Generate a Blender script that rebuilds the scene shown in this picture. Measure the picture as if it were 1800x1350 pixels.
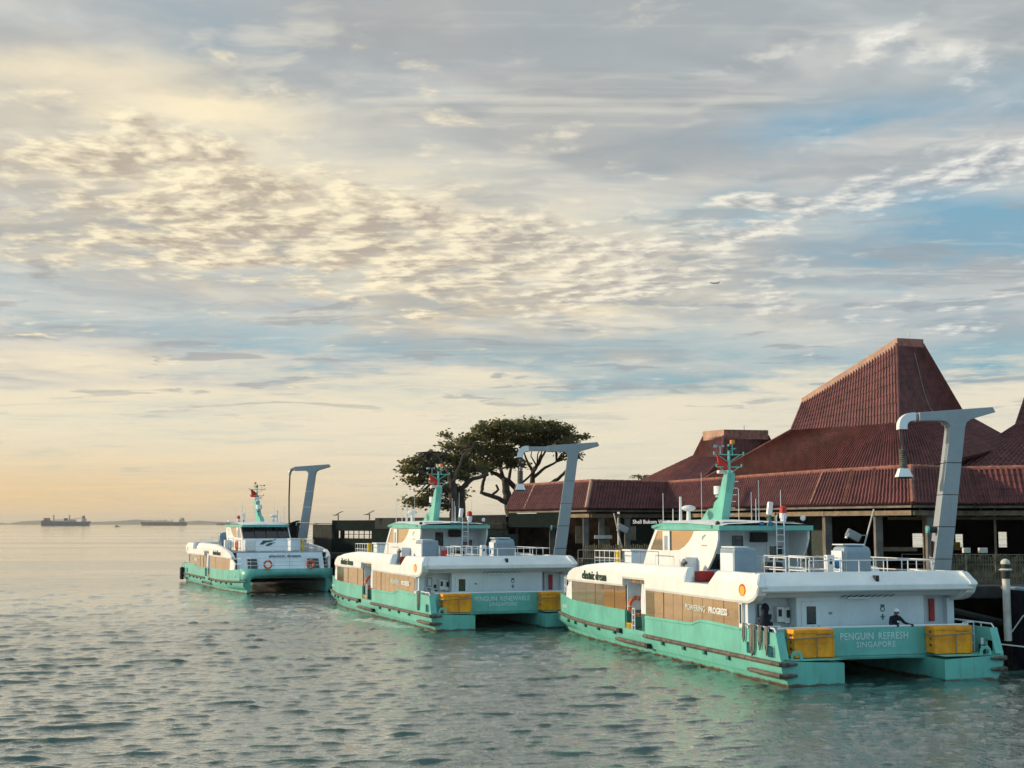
import bpy, bmesh, math, random
import numpy as np
from mathutils import Vector, Matrix
R = math.radians
random.seed(7)
for o in list(bpy.data.objects): bpy.data.objects.remove(o)
SC = bpy.context.scene
COL = SC.collection

# ------------------------------------------------------------------ camera
cam_d = bpy.data.cameras.new('camera'); cam = bpy.data.objects.new('camera', cam_d); COL.objects.link(cam)
cam_d.sensor_width = 36.0; cam_d.lens = 48.0; cam_d.clip_start = 0.1; cam_d.clip_end = 60000
cam.location = (0, 0, 6); cam.rotation_euler = (R(90) + math.atan(246 / 2400), 0, 0)
SC.camera = cam
# ------------------------------------------------------------------ view, engine
SC.render.engine = 'CYCLES'
SC.view_settings.view_transform = 'Standard'; SC.view_settings.look = 'None'
SC.view_settings.exposure = 0.0; SC.view_settings.gamma = 1.0; SC.view_settings.use_curve_mapping = False
SC.cycles.use_denoising = True
SC.cycles.max_bounces = 6; SC.cycles.diffuse_bounces = 3; SC.cycles.glossy_bounces = 3
SC.cycles.volume_bounces = 0; SC.cycles.transparent_max_bounces = 6
SC.cycles.sample_clamp_indirect = 4.0
# ------------------------------------------------------------------ sun
SUN_AZ, SUN_EL = -84.0, 17.0      # degrees; azimuth from +Y, negative to the left
sd = Vector((math.sin(R(SUN_AZ)) * math.cos(R(SUN_EL)), math.cos(R(SUN_AZ)) * math.cos(R(SUN_EL)), math.sin(R(SUN_EL))))
sun_l = bpy.data.lights.new('sun', 'SUN'); sun = bpy.data.objects.new('sun', sun_l); COL.objects.link(sun)
sun_l.energy = 4.2; sun_l.angle = R(2.5); sun_l.color = (1.0, 0.80, 0.55)
sun.rotation_euler = sd.to_track_quat('Z', 'Y').to_euler()

# ------------------------------------------------------------------ node helpers
def lin(c):
    f = lambda v: v / 12.92 if v <= 0.04045 else ((v + 0.055) / 1.055) ** 2.4
    return tuple(f(v / 255.0) for v in c) + (1.0,)
class G:
    """tiny expression builder over one node tree"""
    def __init__(s, tree): s.t = tree
    def n(s, kind): return s.t.nodes.new(kind)
    def put(s, sock, v):
        if isinstance(v, F): s.t.links.new(v.s, sock)
        elif isinstance(v, bpy.types.NodeSocket): s.t.links.new(v, sock)
        else: sock.default_value = v
    def m(s, op, *a, clamp=False):
        nd = s.n('ShaderNodeMath'); nd.operation = op; nd.use_clamp = clamp
        for i, v in enumerate(a): s.put(nd.inputs[i], v)
        return F(s, nd.outputs[0])
    def noise(s, vec, scale, detail=4, rough=0.5, dist=0.0, lac=2.0, dim='3D'):
        nd = s.n('ShaderNodeTexNoise'); nd.noise_dimensions = dim; s.put(nd.inputs['Vector'], vec)
        s.put(nd.inputs['Scale'], scale); s.put(nd.inputs['Detail'], detail); s.put(nd.inputs['Roughness'], rough); s.put(nd.inputs['Distortion'], dist)
        nd.inputs['Lacunarity'].default_value = lac
        return F(s, nd.outputs[0])
    def smooth(s, a, b, x, lo=0.0, hi=1.0):
        nd = s.n('ShaderNodeMapRange'); nd.interpolation_type = 'SMOOTHSTEP'
        for i, v in enumerate((x, a, b, lo, hi)): s.put(nd.inputs[i], v)
        return F(s, nd.outputs[0])
    def mix(s, f, a, b, blend='MIX'):
        nd = s.n('ShaderNodeMix'); nd.data_type = 'RGBA'; nd.blend_type = blend; nd.clamp_factor = True
        s.put(nd.inputs[0], f); s.put(nd.inputs[6], a); s.put(nd.inputs[7], b)
        return nd.outputs[2]
    def comb(s, x, y, z):
        nd = s.n('ShaderNodeCombineXYZ')
        for i, v in enumerate((x, y, z)): s.put(nd.inputs[i], v)
        return nd.outputs[0]
    def sep(s, v):
        nd = s.n('ShaderNodeSeparateXYZ'); s.put(nd.inputs[0], v)
        return [F(s, o) for o in nd.outputs]
class F:
    def __init__(s, g, sock): s.g = g; s.s = sock
    def __add__(s, o): return s.g.m('ADD', s, o)
    __radd__ = __add__
    def __mul__(s, o): return s.g.m('MULTIPLY', s, o)
    __rmul__ = __mul__
    def __sub__(s, o): return s.g.m('SUBTRACT', s, o)
    def __rsub__(s, o): return s.g.m('SUBTRACT', o, s)
    def __truediv__(s, o): return s.g.m('DIVIDE', s, o)
    def __rtruediv__(s, o): return s.g.m('DIVIDE', o, s)
    def clip(s): return s.g.m('ADD', s, 0.0, clamp=True)
    def max(s, o): return s.g.m('MAXIMUM', s, o)
    def min(s, o): return s.g.m('MINIMUM', s, o)

# ------------------------------------------------------------------ world: clear sky + procedural cloud layers
def make_world():
    w = bpy.data.worlds.new('World'); SC.world = w; w.use_nodes = True
    w.cycles.sampling_method = 'MANUAL'; w.cycles.sample_map_resolution = 512
    t = w.node_tree; t.nodes.clear(); g = G(t)
    def N2(vx, vy, scale, detail, rough=0.5, dist=0.0): return g.noise(g.comb(vx, vy, 0.0), scale, detail, rough, dist, dim='2D')
    tc = g.n('ShaderNodeTexCoord')
    x, y, z = g.sep(tc.outputs['Generated'])
    zc = z.max(0.0)
    RAD = 57.29578
    az = g.m('ARCTAN2', x, y) * RAD
    el = g.m('ARCSINE', zc) * RAD
    k = 1.0 / (zc + 0.045)
    px, py = x * k, y * k
    w1 = N2(px, py, 0.9, 4, 0.55) - 0.5
    w2 = N2(px + 31.0, py + 7.0, 0.9, 4, 0.55) - 0.5
    fine = N2(px + 3.0, py, 5.0, 4, 0.6) - 0.5
    azw = az + w1 * 16.0 + fine * 3.0
    elw = el + w2 * 5.0 + fine * 1.6
    def blob(a0, e0, sa, se, slope=0.0, a=azw, e=elw):
        da = (a - a0) * (1.0 / sa)
        de = (e - e0 - (a - a0) * slope) * (1.0 / se)
        return g.m('EXPONENT', (da * da + de * de) * -1.0)
    warm = g.smooth(45.0, -60.0, az)                       # towards the sun
    away = g.smooth(0.25, -0.55, y)                        # the far half of the sky, behind the viewer, is mostly clear blue
    # clear air
    sky = g.n('ShaderNodeTexSky'); sky.sky_type = 'NISHITA'; sky.sun_disc = False
    sky.sun_elevation = R(SUN_EL); sky.sun_rotation = R(SUN_AZ % 360); sky.air_density = 1.2; sky.dust_density = 2.0; sky.ozone_density = 2.0
    clear = g.mix(0.45, g.mix(1.0, sky.outputs[0], (0.115, 0.115, 0.115, 1), 'MULTIPLY'), lin((116, 188, 220)))
    # thin milky veil, nearly everywhere
    gap = (blob(-6, 7.3, 13, 0.85, -0.05, e=elw) * 0.65 + blob(9, 6.9, 12, 1.0, 0.02) * 0.5 + blob(21, 11.7, 8, 1.6, 0.02) * 1.2
           + blob(14, 16.6, 9, 1.0, 0.10) * 0.85 + blob(6.5, 13.6, 3.5, 0.5) * 0.7 + blob(-21, 9.2, 5, 1.4) * 0.4 + blob(19, 6.4, 7, 0.6) * 0.6)
    sheet = N2(px * 0.8 + 50.0, py, 0.9, 5, 0.58)
    veil = (g.smooth(0.26, 0.60, sheet, 0.62, 1.0) - gap * (0.75 + fine * 1.4)).clip()
    vcol_hi = g.mix(warm, lin((178, 184, 188)), lin((206, 197, 184)))
    streak = N2(px * 0.75 + 90.0 + w1 * 1.5, py * 1.15 + w2 * 1.5, 1.25, 5, 0.56)
    vcol_hi = g.mix(g.smooth(0.40, 0.66, streak, 0.0, 0.45), vcol_hi, lin((232, 226, 212)))
    vcol_hi = g.mix(g.smooth(0.50, 0.30, streak, 0.0, 0.40), vcol_hi, lin((140, 150, 158)))
    glow = g.mix(warm, lin((214, 214, 206)), lin((238, 214, 172)))
    low = g.mix(g.smooth(2.0, -20.0, az), lin((230, 218, 192)), lin((236, 201, 148)))
    band = g.smooth(7.2, 5.0, elw)
    vcol = g.mix(band, vcol_hi, g.mix(warm, lin((228, 220, 200)), lin((240, 226, 194))))
    vcol = g.mix(g.smooth(4.2, 0.6, el), vcol, low)
    veil = veil.max(g.smooth(6.2, 4.4, elw) * (0.93 - g.smooth(0.5, 0.3, streak, 0, 0.25)))
    veil = veil.max(away * 0.8)
    vcol = g.mix(away * 0.9, vcol, g.mix(g.smooth(25.0, 0.0, el), lin((164, 214, 242)), lin((186, 212, 222))))
    # broken altocumulus
    q = g.comb(px + w1 * 0.25, py + w2 * 0.25, 0.0)
    lx, ly = math.sin(R(SUN_AZ)) * 0.035, math.cos(R(SUN_AZ)) * 0.035 - 0.03
    q2 = g.comb(px + w1 * 0.25 + lx, py + w2 * 0.25 + ly, 0.0)
    c1 = g.noise(q, 5.0, 6, 0.58, dim='2D'); c2 = g.noise(q2, 5.0, 4, 0.58, dim='2D')
    cfine = N2(px + w2 * 0.3 + 17.0, py + w1 * 0.3, 17.0, 4, 0.6)
    big = N2(px + 11.0, py + 40.0, 1.7, 3, 0.5)
    region = (blob(-15, 14.2, 12, 2.3, -0.06) * 1.15 + blob(-4, 12.0, 9, 1.9, -0.13) * 1.05 + blob(5, 10.6, 6, 1.3, -0.05) * 0.75
              + blob(6.5, 12.6, 3.2, 0.9, 0.1) * 0.9 + blob(12, 13.3, 7, 0.7, 0.06) * 0.85 + blob(20.5, 14.8, 4.5, 1.2, 0.15) * 1.0 + blob(14, 19.4, 2.8, 1.5, -0.3) * 0.95 + blob(-10, 10.4, 11, 0.9, -0.06) * 0.85
              + blob(-17, 7.6, 3.2, 0.28, -0.05) * 0.8 + blob(17, 8.6, 7, 0.8) * 0.45)
    dens = c1 + (big - 0.5) * 0.28 + (region.min(1.1) - 1.0) * 0.36 + 0.03 - away * 0.12
    ca = g.smooth(0.28, 0.60, dens)
    lit = (0.55 + (c1 - c2) * 4.6 + (0.50 - dens) * 0.9 + (cfine - 0.5) * 0.9).clip()
    c_hi = g.mix(g.smooth(20.0, -8.0, az), lin((236, 234, 226)), lin((255, 241, 206)))
    c_lo = g.mix(g.smooth(18.0, -10.0, az), lin((160, 168, 176)), lin((182, 168, 152)))
    ccol = g.mix(lit, c_lo, c_hi)
    # soft sun-lit brow over the altocumulus, thick flat grey patches, long low bars
    brow = blob(-13, 16.7, 7, 0.85, 0.01) * 0.9 + blob(-21, 18.0, 6, 0.8) * 0.6
    patch_n = N2(px * 0.75 + 70.0 + w2, py * 1.25 + w1, 2.6, 5, 0.55)
    pa = (1.0 - away * 0.7) * g.smooth(0.56, 0.68, patch_n) * g.smooth(3.2, 6.0, el) * g.smooth(15.0, 11.0, el, 0.25, 0.72)
    pcol = g.mix(warm, lin((146, 160, 172)), lin((172, 166, 158)))
    wisp_n = N2(px * 0.55 + 120.0 + w1, py * 1.5, 2.6, 4, 0.6)
    wa = g.smooth(0.52, 0.76, wisp_n) * 0.45 * (1.0 - away) * g.smooth(5.0, 12.0, el, 0.35, 1.0)
    col = g.mix(veil, clear, vcol)
    sheet2 = (blob(-13, 13.6, 15, 3.6, -0.08) * 0.85 + blob(0, 10.6, 9, 2.6, -0.10) * 0.8).min(0.9) * (0.75 + fine * 1.2).clip()
    col = g.mix(sheet2 * (1.0 - away), col, g.mix(g.smooth(0.36, 0.66, streak), lin((200, 187, 164)), lin((247, 230, 192))))
    topg = g.smooth(15.5, 19.5, elw) * g.smooth(-16.0, -6.0, azw) * g.smooth(0.62, 0.42, streak)
    col = g.mix(topg * 0.55 * (1.0 - away), col, lin((164, 168, 170)))
    mass = N2(px * 0.9 + 200.0 + w2 * 0.8, py + w1 * 0.8, 0.85, 4, 0.5)
    ma = g.smooth(0.50, 0.64, mass) * g.smooth(9.0, 14.0, elw) * 0.50 * (1.0 - away)
    col = g.mix(ma, col, g.mix(warm, lin((142, 156, 166)), lin((170, 162, 152))))
    col = g.mix(pa, col, pcol)
    col = g.mix(brow, col, lin((252, 236, 200)))
    col = g.mix(wa, col, g.mix(warm, lin((226, 224, 214)), lin((244, 230, 202))))
    col = g.mix(ca * 0.86, col, ccol)
    bg = g.n('ShaderNodeBackground'); g.put(bg.inputs[0], col); bg.inputs[1].default_value = 1.06
    out = g.n('ShaderNodeOutputWorld'); t.links.new(bg.outputs[0], out.inputs[0])
make_world()

# ------------------------------------------------------------------ mesh helpers
class MB:
    """collects shapes; build() links them as one mesh object"""
    def __init__(s): s.v = []; s.f = []
    def add(s, vs, fs):
        o = len(s.v); s.v += [tuple(p) for p in vs]; s.f += [tuple(i + o for i in f) for f in fs]; return s
    def box(s, x0, x1, y0, y1, z0, z1):
        return s.hexa([(x0, y0, z0), (x1, y0, z0), (x1, y1, z0), (x0, y1, z0), (x0, y0, z1), (x1, y0, z1), (x1, y1, z1), (x0, y1, z1)])
    def hexa(s, p):
        return s.add(p, [(0, 3, 2, 1), (4, 5, 6, 7), (0, 1, 5, 4), (1, 2, 6, 5), (2, 3, 7, 6), (3, 0, 4, 7)])
    def obox(s, c, size, rot=None):
        c = Vector(c); h = [k / 2 for k in size]; m = rot or Matrix.Identity(3)
        pts = [c + m @ Vector((a * h[0], b * h[1], d * h[2])) for d in (-1, 1) for a, b in ((-1, -1), (1, -1), (1, 1), (-1, 1))]
        return s.hexa(pts)
    def beam(s, p, q, w, h, up=(0, 0, 1)):
        p, q = Vector(p), Vector(q); d = q - p; L = d.length; d.normalize()
        a = d.cross(Vector(up))
        if a.length < 1e-4: a = d.cross(Vector((0, 1, 0)))
        a.normalize(); b = a.cross(d)
        m = Matrix((a, d, b)).transposed()
        return s.obox((p + q) / 2, (w, L, h), m)
    def tube(s, pts, r, n=6, caps=True):
        pts = [Vector(p) for p in pts]; rs = r if isinstance(r, (list, tuple)) else [r] * len(pts)
        o = len(s.v); prev = None
        for i, p in enumerate(pts):
            d = (pts[min(i + 1, len(pts) - 1)] - pts[max(i - 1, 0)]).normalized()
            a = prev - d * prev.dot(d) if prev is not None else d.cross(Vector((0.13, 0.31, 0.94)))
            if a.length < 1e-5: a = d.cross(Vector((1, 0, 0)))
            a.normalize(); prev = a; b = d.cross(a)
            for k in range(n):
                t = 2 * math.pi * k / n
                s.v.append(tuple(p + (a * math.cos(t) + b * math.sin(t)) * rs[i]))
        for i in range(len(pts) - 1):
            for k in range(n):
                k2 = (k + 1) % n
                s.f.append((o + i * n + k, o + i * n + k2, o + (i + 1) * n + k2, o + (i + 1) * n + k))
        if caps:
            s.f.append(tuple(o + k for k in reversed(range(n)))); e = o + (len(pts) - 1) * n
            s.f.append(tuple(e + k for k in range(n)))
        return s
    def prism(s, poly, axis, a, b):
        """poly: 2-D points in the two other axes (in x,y,z order), pushed along axis from a to b"""
        def P(q, t): return {'x': (t, q[0], q[1]), 'y': (q[0], t, q[1]), 'z': (q[0], q[1], t)}[axis]
        n = len(poly)
        return s.add([P(q, a) for q in poly] + [P(q, b) for q in poly],
                     [tuple(range(n)), tuple(reversed(range(n, 2 * n)))] + [(i, i + n, (i + 1) % n + n, (i + 1) % n) for i in range(n)])
    def ball(s, c, r, nu=10, nv=6):
        c = Vector(c); r = r if isinstance(r, (tuple, list)) else (r, r, r); vs = []; fs = []
        for j in range(nv + 1):
            ph = math.pi * j / nv
            for i in range(nu):
                th = 2 * math.pi * i / nu
                vs.append((c.x + r[0] * math.sin(ph) * math.cos(th), c.y + r[1] * math.sin(ph) * math.sin(th), c.z + r[2] * math.cos(ph)))
        for j in range(nv):
            for i in range(nu):
                i2 = (i + 1) % nu; fs.append((j * nu + i, (j + 1) * nu + i, (j + 1) * nu + i2, j * nu + i2))
        return s.add(vs, fs)
    def torus(s, c, R0, r, ax, n=20, m=8):
        c = Vector(c); ax = Vector(ax).normalized(); a = ax.orthogonal().normalized(); b = ax.cross(a); vs = []; fs = []
        for i in range(n):
            t = 2 * math.pi * i / n; d = a * math.cos(t) + b * math.sin(t)
            for j in range(m):
                u = 2 * math.pi * j / m; vs.append(c + d * (R0 + r * math.cos(u)) + ax * (r * math.sin(u)))
        for i in range(n):
            for j in range(m):
                fs.append((i * m + j, ((i + 1) % n) * m + j, ((i + 1) % n) * m + (j + 1) % m, i * m + (j + 1) % m))
        return s.add(vs, fs)
    def sheet(s, rows):
        """rows of equal length -> quad grid"""
        n = len(rows[0]); o = len(s.v)
        for r in rows: s.v += [tuple(p) for p in r]
        for i in range(len(rows) - 1):
            for k in range(n - 1):
                s.f.append((o + i * n + k, o + i * n + k + 1, o + (i + 1) * n + k + 1, o + (i + 1) * n + k))
        return s
    def mesh(s, name):
        me = bpy.data.meshes.new(name); me.from_pydata(s.v, [], s.f); me.update()
        bm = bmesh.new(); bm.from_mesh(me); bmesh.ops.recalc_face_normals(bm, faces=bm.faces); bm.to_mesh(me); bm.free()
        return me
    def build(s, name, m, parent=None, smooth=False, bevel=0.0, solid=0.0):
        me = s.mesh(name)
        return place(name, me, m, parent, smooth, bevel, solid)
def place(name, me, m, parent=None, smooth=False, bevel=0.0, solid=0.0):
    if m is not None and not me.materials: me.materials.append(m)
    o = bpy.data.objects.new(name, me); COL.objects.link(o)
    if parent is not None: o.parent = parent
    if smooth:
        me.polygons.foreach_set('use_smooth', [True] * len(me.polygons))
        if smooth != 'full':
            try: me.set_sharp_from_angle(angle=R(40 if smooth is True else smooth))
            except Exception: pass
    if solid:
        md = o.modifiers.new('solid', 'SOLIDIFY'); md.thickness = solid; md.offset = -1
    if bevel:
        md = o.modifiers.new('bevel', 'BEVEL'); md.width = bevel; md.segments = 2; md.limit_method = 'ANGLE'
    return o
def thing(name, label, cat, loc=(0, 0, 0), rz=0.0, group=None):
    o = bpy.data.objects.new(name, None); COL.objects.link(o); o.location = loc; o.rotation_euler = (0, 0, rz)
    o.empty_display_size = 0.3
    return tag(o, label, cat, group)
def tag(o, label=None, cat=None, group=None, kind=None):
    if label: o['label'] = label
    if cat: o['category'] = cat
    if group: o['group'] = group
    if kind: o['kind'] = kind
    return o
def copy_tree(o, parent=None):
    c = o.copy(); COL.objects.link(c); c.parent = parent
    for ch in o.children: copy_tree(ch, c)
    return c
def text(body, size, m, parent, X, Y, loc, sx=1.0, align='CENTER', depth=0.006, name='lettering', space=1.0, shear=0.0, bold=0.0):
    cu = bpy.data.curves.new(name, 'FONT'); cu.body = body; cu.size = size; cu.align_x = align; cu.align_y = 'CENTER'
    cu.extrude = depth; cu.space_character = space; cu.shear = shear; cu.offset = bold; cu.resolution_u = 2
    o = bpy.data.objects.new('text_source', cu); COL.objects.link(o)
    me = bpy.data.meshes.new_from_object(o.evaluated_get(bpy.context.evaluated_depsgraph_get()))
    bpy.data.objects.remove(o); bpy.data.curves.remove(cu)
    X, Y = Vector(X).normalized(), Vector(Y).normalized(); Z = X.cross(Y)
    M = Matrix((X * sx, Y, Z)).transposed().to_4x4(); M.translation = Vector(loc); me.transform(M)
    me.name = name; me.materials.clear()
    return place(name, me, m, parent)
def pix(px, py, Y):
    """world point seen at photo pixel (1800 x 1350) at forward distance Y: used to lay things out at their real distance"""
    p = math.atan(246 / 2400); a = (px - 900) / 2400; b = (675 - py) / 2400
    d = Vector((a, math.cos(p) - b * math.sin(p), math.sin(p) + b * math.cos(p)))
    return Vector((0, 0, 6)) + d * (Y / d.y)

# ------------------------------------------------------------------ materials
MAT = {}
def mat(name, base, rough=0.5, metal=0.0, var=0.12, scale=1.5, bump=0.0, bscale=8.0, streak=0.0, spec=0.5, dirt=(0.25, 0.2, 0.14), coat=0.0):
    m = bpy.data.materials.new(name); m.use_nodes = True; t = m.node_tree; g = G(t)
    bs = t.nodes['Principled BSDF']; tc = g.n('ShaderNodeTexCoord'); co = tc.outputs['Object']
    n1 = g.noise(co, scale, 6, 0.6)
    b4 = tuple(base) + (1.0,)
    dark = tuple(c * (1 - var * 2) for c in base) + (1.0,); lite = tuple(min(1, c * (1 + var)) for c in base) + (1.0,)
    c = g.mix(g.smooth(0.3, 0.7, n1), dark, lite)
    if streak:
        x, y, z = g.sep(co)
        n2 = g.noise(g.comb(x * 3.0, y * 3.0, z * 0.35), 2.2, 5, 0.65)
        c = g.mix(g.smooth(0.52, 0.78, n2, 0.0, streak), c, tuple(b * d * 2.2 for b, d in zip(base, dirt)) + (1.0,))
    g.put(bs.inputs['Base Color'], c)
    n3 = g.noise(co, scale * 3.3, 4, 0.6)
    g.put(bs.inputs['Roughness'], g.smooth(0.2, 0.8, n3, max(0.03, rough - 0.10), min(1, rough + 0.10)))
    bs.inputs['Metallic'].default_value = metal; bs.inputs['Specular IOR Level'].default_value = spec
    bs.inputs['Coat Weight'].default_value = coat
    if bump:
        bn = g.n('ShaderNodeBump'); bn.inputs['Strength'].default_value = bump; bn.inputs['Distance'].default_value = 0.02
        g.put(bn.inputs['Height'], g.noise(co, bscale, 5, 0.6)); t.links.new(bn.outputs[0], bs.inputs['Normal'])
    MAT[name] = m
    return m
mat('white_paint', (0.80, 0.80, 0.78), 0.38, var=0.05, streak=0.26, bump=0.10, bscale=1.3, scale=0.8)
mat('cool_white', (0.70, 0.76, 0.80), 0.45, var=0.05, streak=0.18, scale=0.8)
mat('grey_paint', (0.24, 0.32, 0.38), 0.45, var=0.06, streak=0.2)
mat('deck_grey', (0.20, 0.24, 0.28), 0.7, var=0.15)
mat('mint', (0.145, 0.48, 0.40), 0.36, bump=0.14, bscale=1.2, var=0.09, streak=0.45, scale=0.7)
mat('deep_green', (0.01, 0.16, 0.12), 0.45, var=0.1)
mat('rubber', (0.115, 0.098, 0.080), 0.75, var=0.3, scale=4, bump=0.4)
mat('black_rubber', (0.012, 0.012, 0.014), 0.6)
mat('pipe_white', (0.72, 0.74, 0.75), 0.35, var=0.04)
mat('yellow_box', (0.98, 0.345, 0.006), 0.5, var=0.14, scale=2.5, streak=0.45, dirt=(0.3, 0.22, 0.2))
mat('red_paint', (0.55, 0.02, 0.02), 0.45)
mat('orange_ring', (0.75, 0.13, 0.04), 0.55)
mat('orange_lamp', (0.85, 0.28, 0.02), 0.35)
mat('flag_red', (0.62, 0.035, 0.02), 0.8)
mat('dark_glass', (0.010, 0.016, 0.018), 0.08, var=0.05, spec=0.7)
mat('black', (0.012, 0.012, 0.014), 0.6)
mat('navy_cloth', (0.012, 0.014, 0.028), 0.9, var=0.2, scale=6)
mat('skin', (0.20, 0.105, 0.065), 0.6, var=0.05)
mat('rope', (0.24, 0.23, 0.19), 0.9, var=0.2, scale=20)
mat('rope_white', (0.6, 0.58, 0.52), 0.9, var=0.1, scale=20)
mat('letter_white', (0.75, 0.80, 0.80), 0.5, var=0.02)
mat('letter_pale', (0.58, 0.72, 0.72), 0.5, var=0.02)
mat('letter_dark', (0.02, 0.06, 0.04), 0.5, var=0.02)
mat('hazard_yellow', (0.78, 0.50, 0.02), 0.5)
mat('mark_red', (0.72, 0.06, 0.02), 0.5); mat('mark_yellow', (0.85, 0.50, 0.05), 0.5)
mat('blue_part', (0.02, 0.16, 0.35), 0.5)
mat('crane_paint', (0.29, 0.325, 0.345), 0.5, var=0.05, scale=0.6, streak=0.2)
mat('tile', (0.150, 0.040, 0.038), 0.62, var=0.20, scale=1.4, bump=0.25)
mat('ridge', (0.27, 0.10, 0.07), 0.6, var=0.25, scale=3.0)
mat('verge', (0.46, 0.265, 0.18), 0.65, var=0.12)
mat('roof_board', (0.11, 0.028, 0.022), 0.8, var=0.2)
mat('timber', (0.20, 0.14, 0.085), 0.75, var=0.35, scale=5, bump=0.3)
mat('beam_pale', (0.22, 0.17, 0.11), 0.7, var=0.2)
mat('concrete', (0.17, 0.165, 0.15), 0.8, var=0.2, scale=1.2, bump=0.2, streak=0.4)
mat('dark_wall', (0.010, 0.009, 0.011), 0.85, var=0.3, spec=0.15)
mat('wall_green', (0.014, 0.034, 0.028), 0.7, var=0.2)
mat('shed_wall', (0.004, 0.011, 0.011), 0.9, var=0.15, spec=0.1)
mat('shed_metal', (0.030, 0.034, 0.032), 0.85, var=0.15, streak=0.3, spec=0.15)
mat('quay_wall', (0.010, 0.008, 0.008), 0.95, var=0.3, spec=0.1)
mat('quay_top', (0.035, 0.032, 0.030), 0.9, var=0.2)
mat('bamboo', (0.115, 0.105, 0.060), 0.8, var=0.35, scale=3)
mat('pole_white', (0.58, 0.55, 0.48), 0.6, var=0.15, streak=0.5)
mat('steel', (0.30, 0.31, 0.31), 0.4, metal=0.6, var=0.1)
mat('bark', (0.060, 0.042, 0.030), 0.9, var=0.3, scale=1.5, bump=0.6)
mat('ship_blue', (0.035, 0.075, 0.12), 0.6); mat('ship_dark', (0.045, 0.045, 0.065), 0.6); mat('ship_pale', (0.42, 0.38, 0.34), 0.6); mat('ship_red', (0.20, 0.07, 0.05), 0.6)
mat('hill', (0.035, 0.05, 0.03), 0.95, var=0.3, scale=0.004)
mat('plane_paint', (0.10, 0.11, 0.14), 0.5)
mat('solar', (0.012, 0.016, 0.03), 0.2)
mat('brick_tan', (0.085, 0.050, 0.032), 0.85, var=0.3)
mat('lit_letters', (0.8, 0.8, 0.78), 0.5, var=0.02); MAT['lit_letters'].node_tree.nodes['Principled BSDF'].inputs['Emission Color'].default_value = (1, 0.97, 0.9, 1); MAT['lit_letters'].node_tree.nodes['Principled BSDF'].inputs['Emission Strength'].default_value = 0.55   # glow added so the letters read bright in the dark hall
def hull_paint():
    m = mat('hull_paint', (0.145, 0.48, 0.40), 0.34, var=0.08, streak=0.42, scale=0.7)
    t = m.node_tree; g = G(t); bs = t.nodes['Principled BSDF']; old = bs.inputs['Base Color'].links[0].from_socket
    tc = g.n('ShaderNodeTexCoord'); x, y, z = g.sep(tc.outputs['Object'])
    n = g.noise(tc.outputs['Object'], 1.3, 6, 0.7); n2 = g.noise(g.comb(x * 0.5, y * 0.5, z * 0.1), 6.0, 4, 0.7)
    band = g.smooth(0.13, 0.04, z + (n - 0.5) * 0.30)                      # antifouling and growth along the water
    c = g.mix(band, old, g.mix(n2, (0.05, 0.028, 0.016, 1), (0.16, 0.085, 0.045, 1)))
    grime = g.smooth(0.9, 0.1, z, 0.0, 1.0) * g.smooth(0.5, 0.72, n2, 0.0, 0.45)
    g.put(bs.inputs['Base Color'], g.mix(grime, c, (0.10, 0.22, 0.15, 1)))
hull_paint()
def coated_glass():                                   # bronze reflective film on the saloon windows
    m = bpy.data.materials.new('bronze_glass'); m.use_nodes = True; t = m.node_tree; g = G(t); bs = t.nodes['Principled BSDF']
    tc = g.n('ShaderNodeTexCoord'); oi = g.n('ShaderNodeObjectInfo')
    c = g.mix(F(g, oi.outputs['Random']), (0.72, 0.48, 0.27, 1), (0.76, 0.53, 0.31, 1))
    g.put(bs.inputs['Base Color'], c); bs.inputs['Metallic'].default_value = 0.75; bs.inputs['Roughness'].default_value = 0.06
    bn = g.n('ShaderNodeBump'); bn.inputs['Strength'].default_value = 0.03; bn.inputs['Distance'].default_value = 0.05
    g.put(bn.inputs['Height'], g.noise(tc.outputs['Object'], 0.9, 2, 0.5)); t.links.new(bn.outputs[0], bs.inputs['Normal'])
    MAT['bronze_glass'] = m
coated_glass()
def leaf_mat():
    m = bpy.data.materials.new('leaf'); m.use_nodes = True; t = m.node_tree; g = G(t); bs = t.nodes['Principled BSDF']
    ge = g.n('ShaderNodeNewGeometry')
    c = g.mix(F(g, ge.outputs['Random Per Island']), (0.050, 0.066, 0.026, 1), (0.180, 0.160, 0.055, 1))
    g.put(bs.inputs['Base Color'], c); bs.inputs['Roughness'].default_value = 0.55
    tr = g.n('ShaderNodeBsdfTranslucent'); g.put(tr.inputs[0], g.mix(1.0, c, (1.5, 1.4, 0.9, 1), 'MULTIPLY'))
    mx = g.n('ShaderNodeMixShader'); mx.inputs[0].default_value = 0.4
    t.links.new(bs.outputs[0], mx.inputs[1]); t.links.new(tr.outputs[0], mx.inputs[2]); t.links.new(mx.outputs[0], t.nodes['Material Output'].inputs[0])
    MAT['leaf'] = m
leaf_mat()
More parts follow.
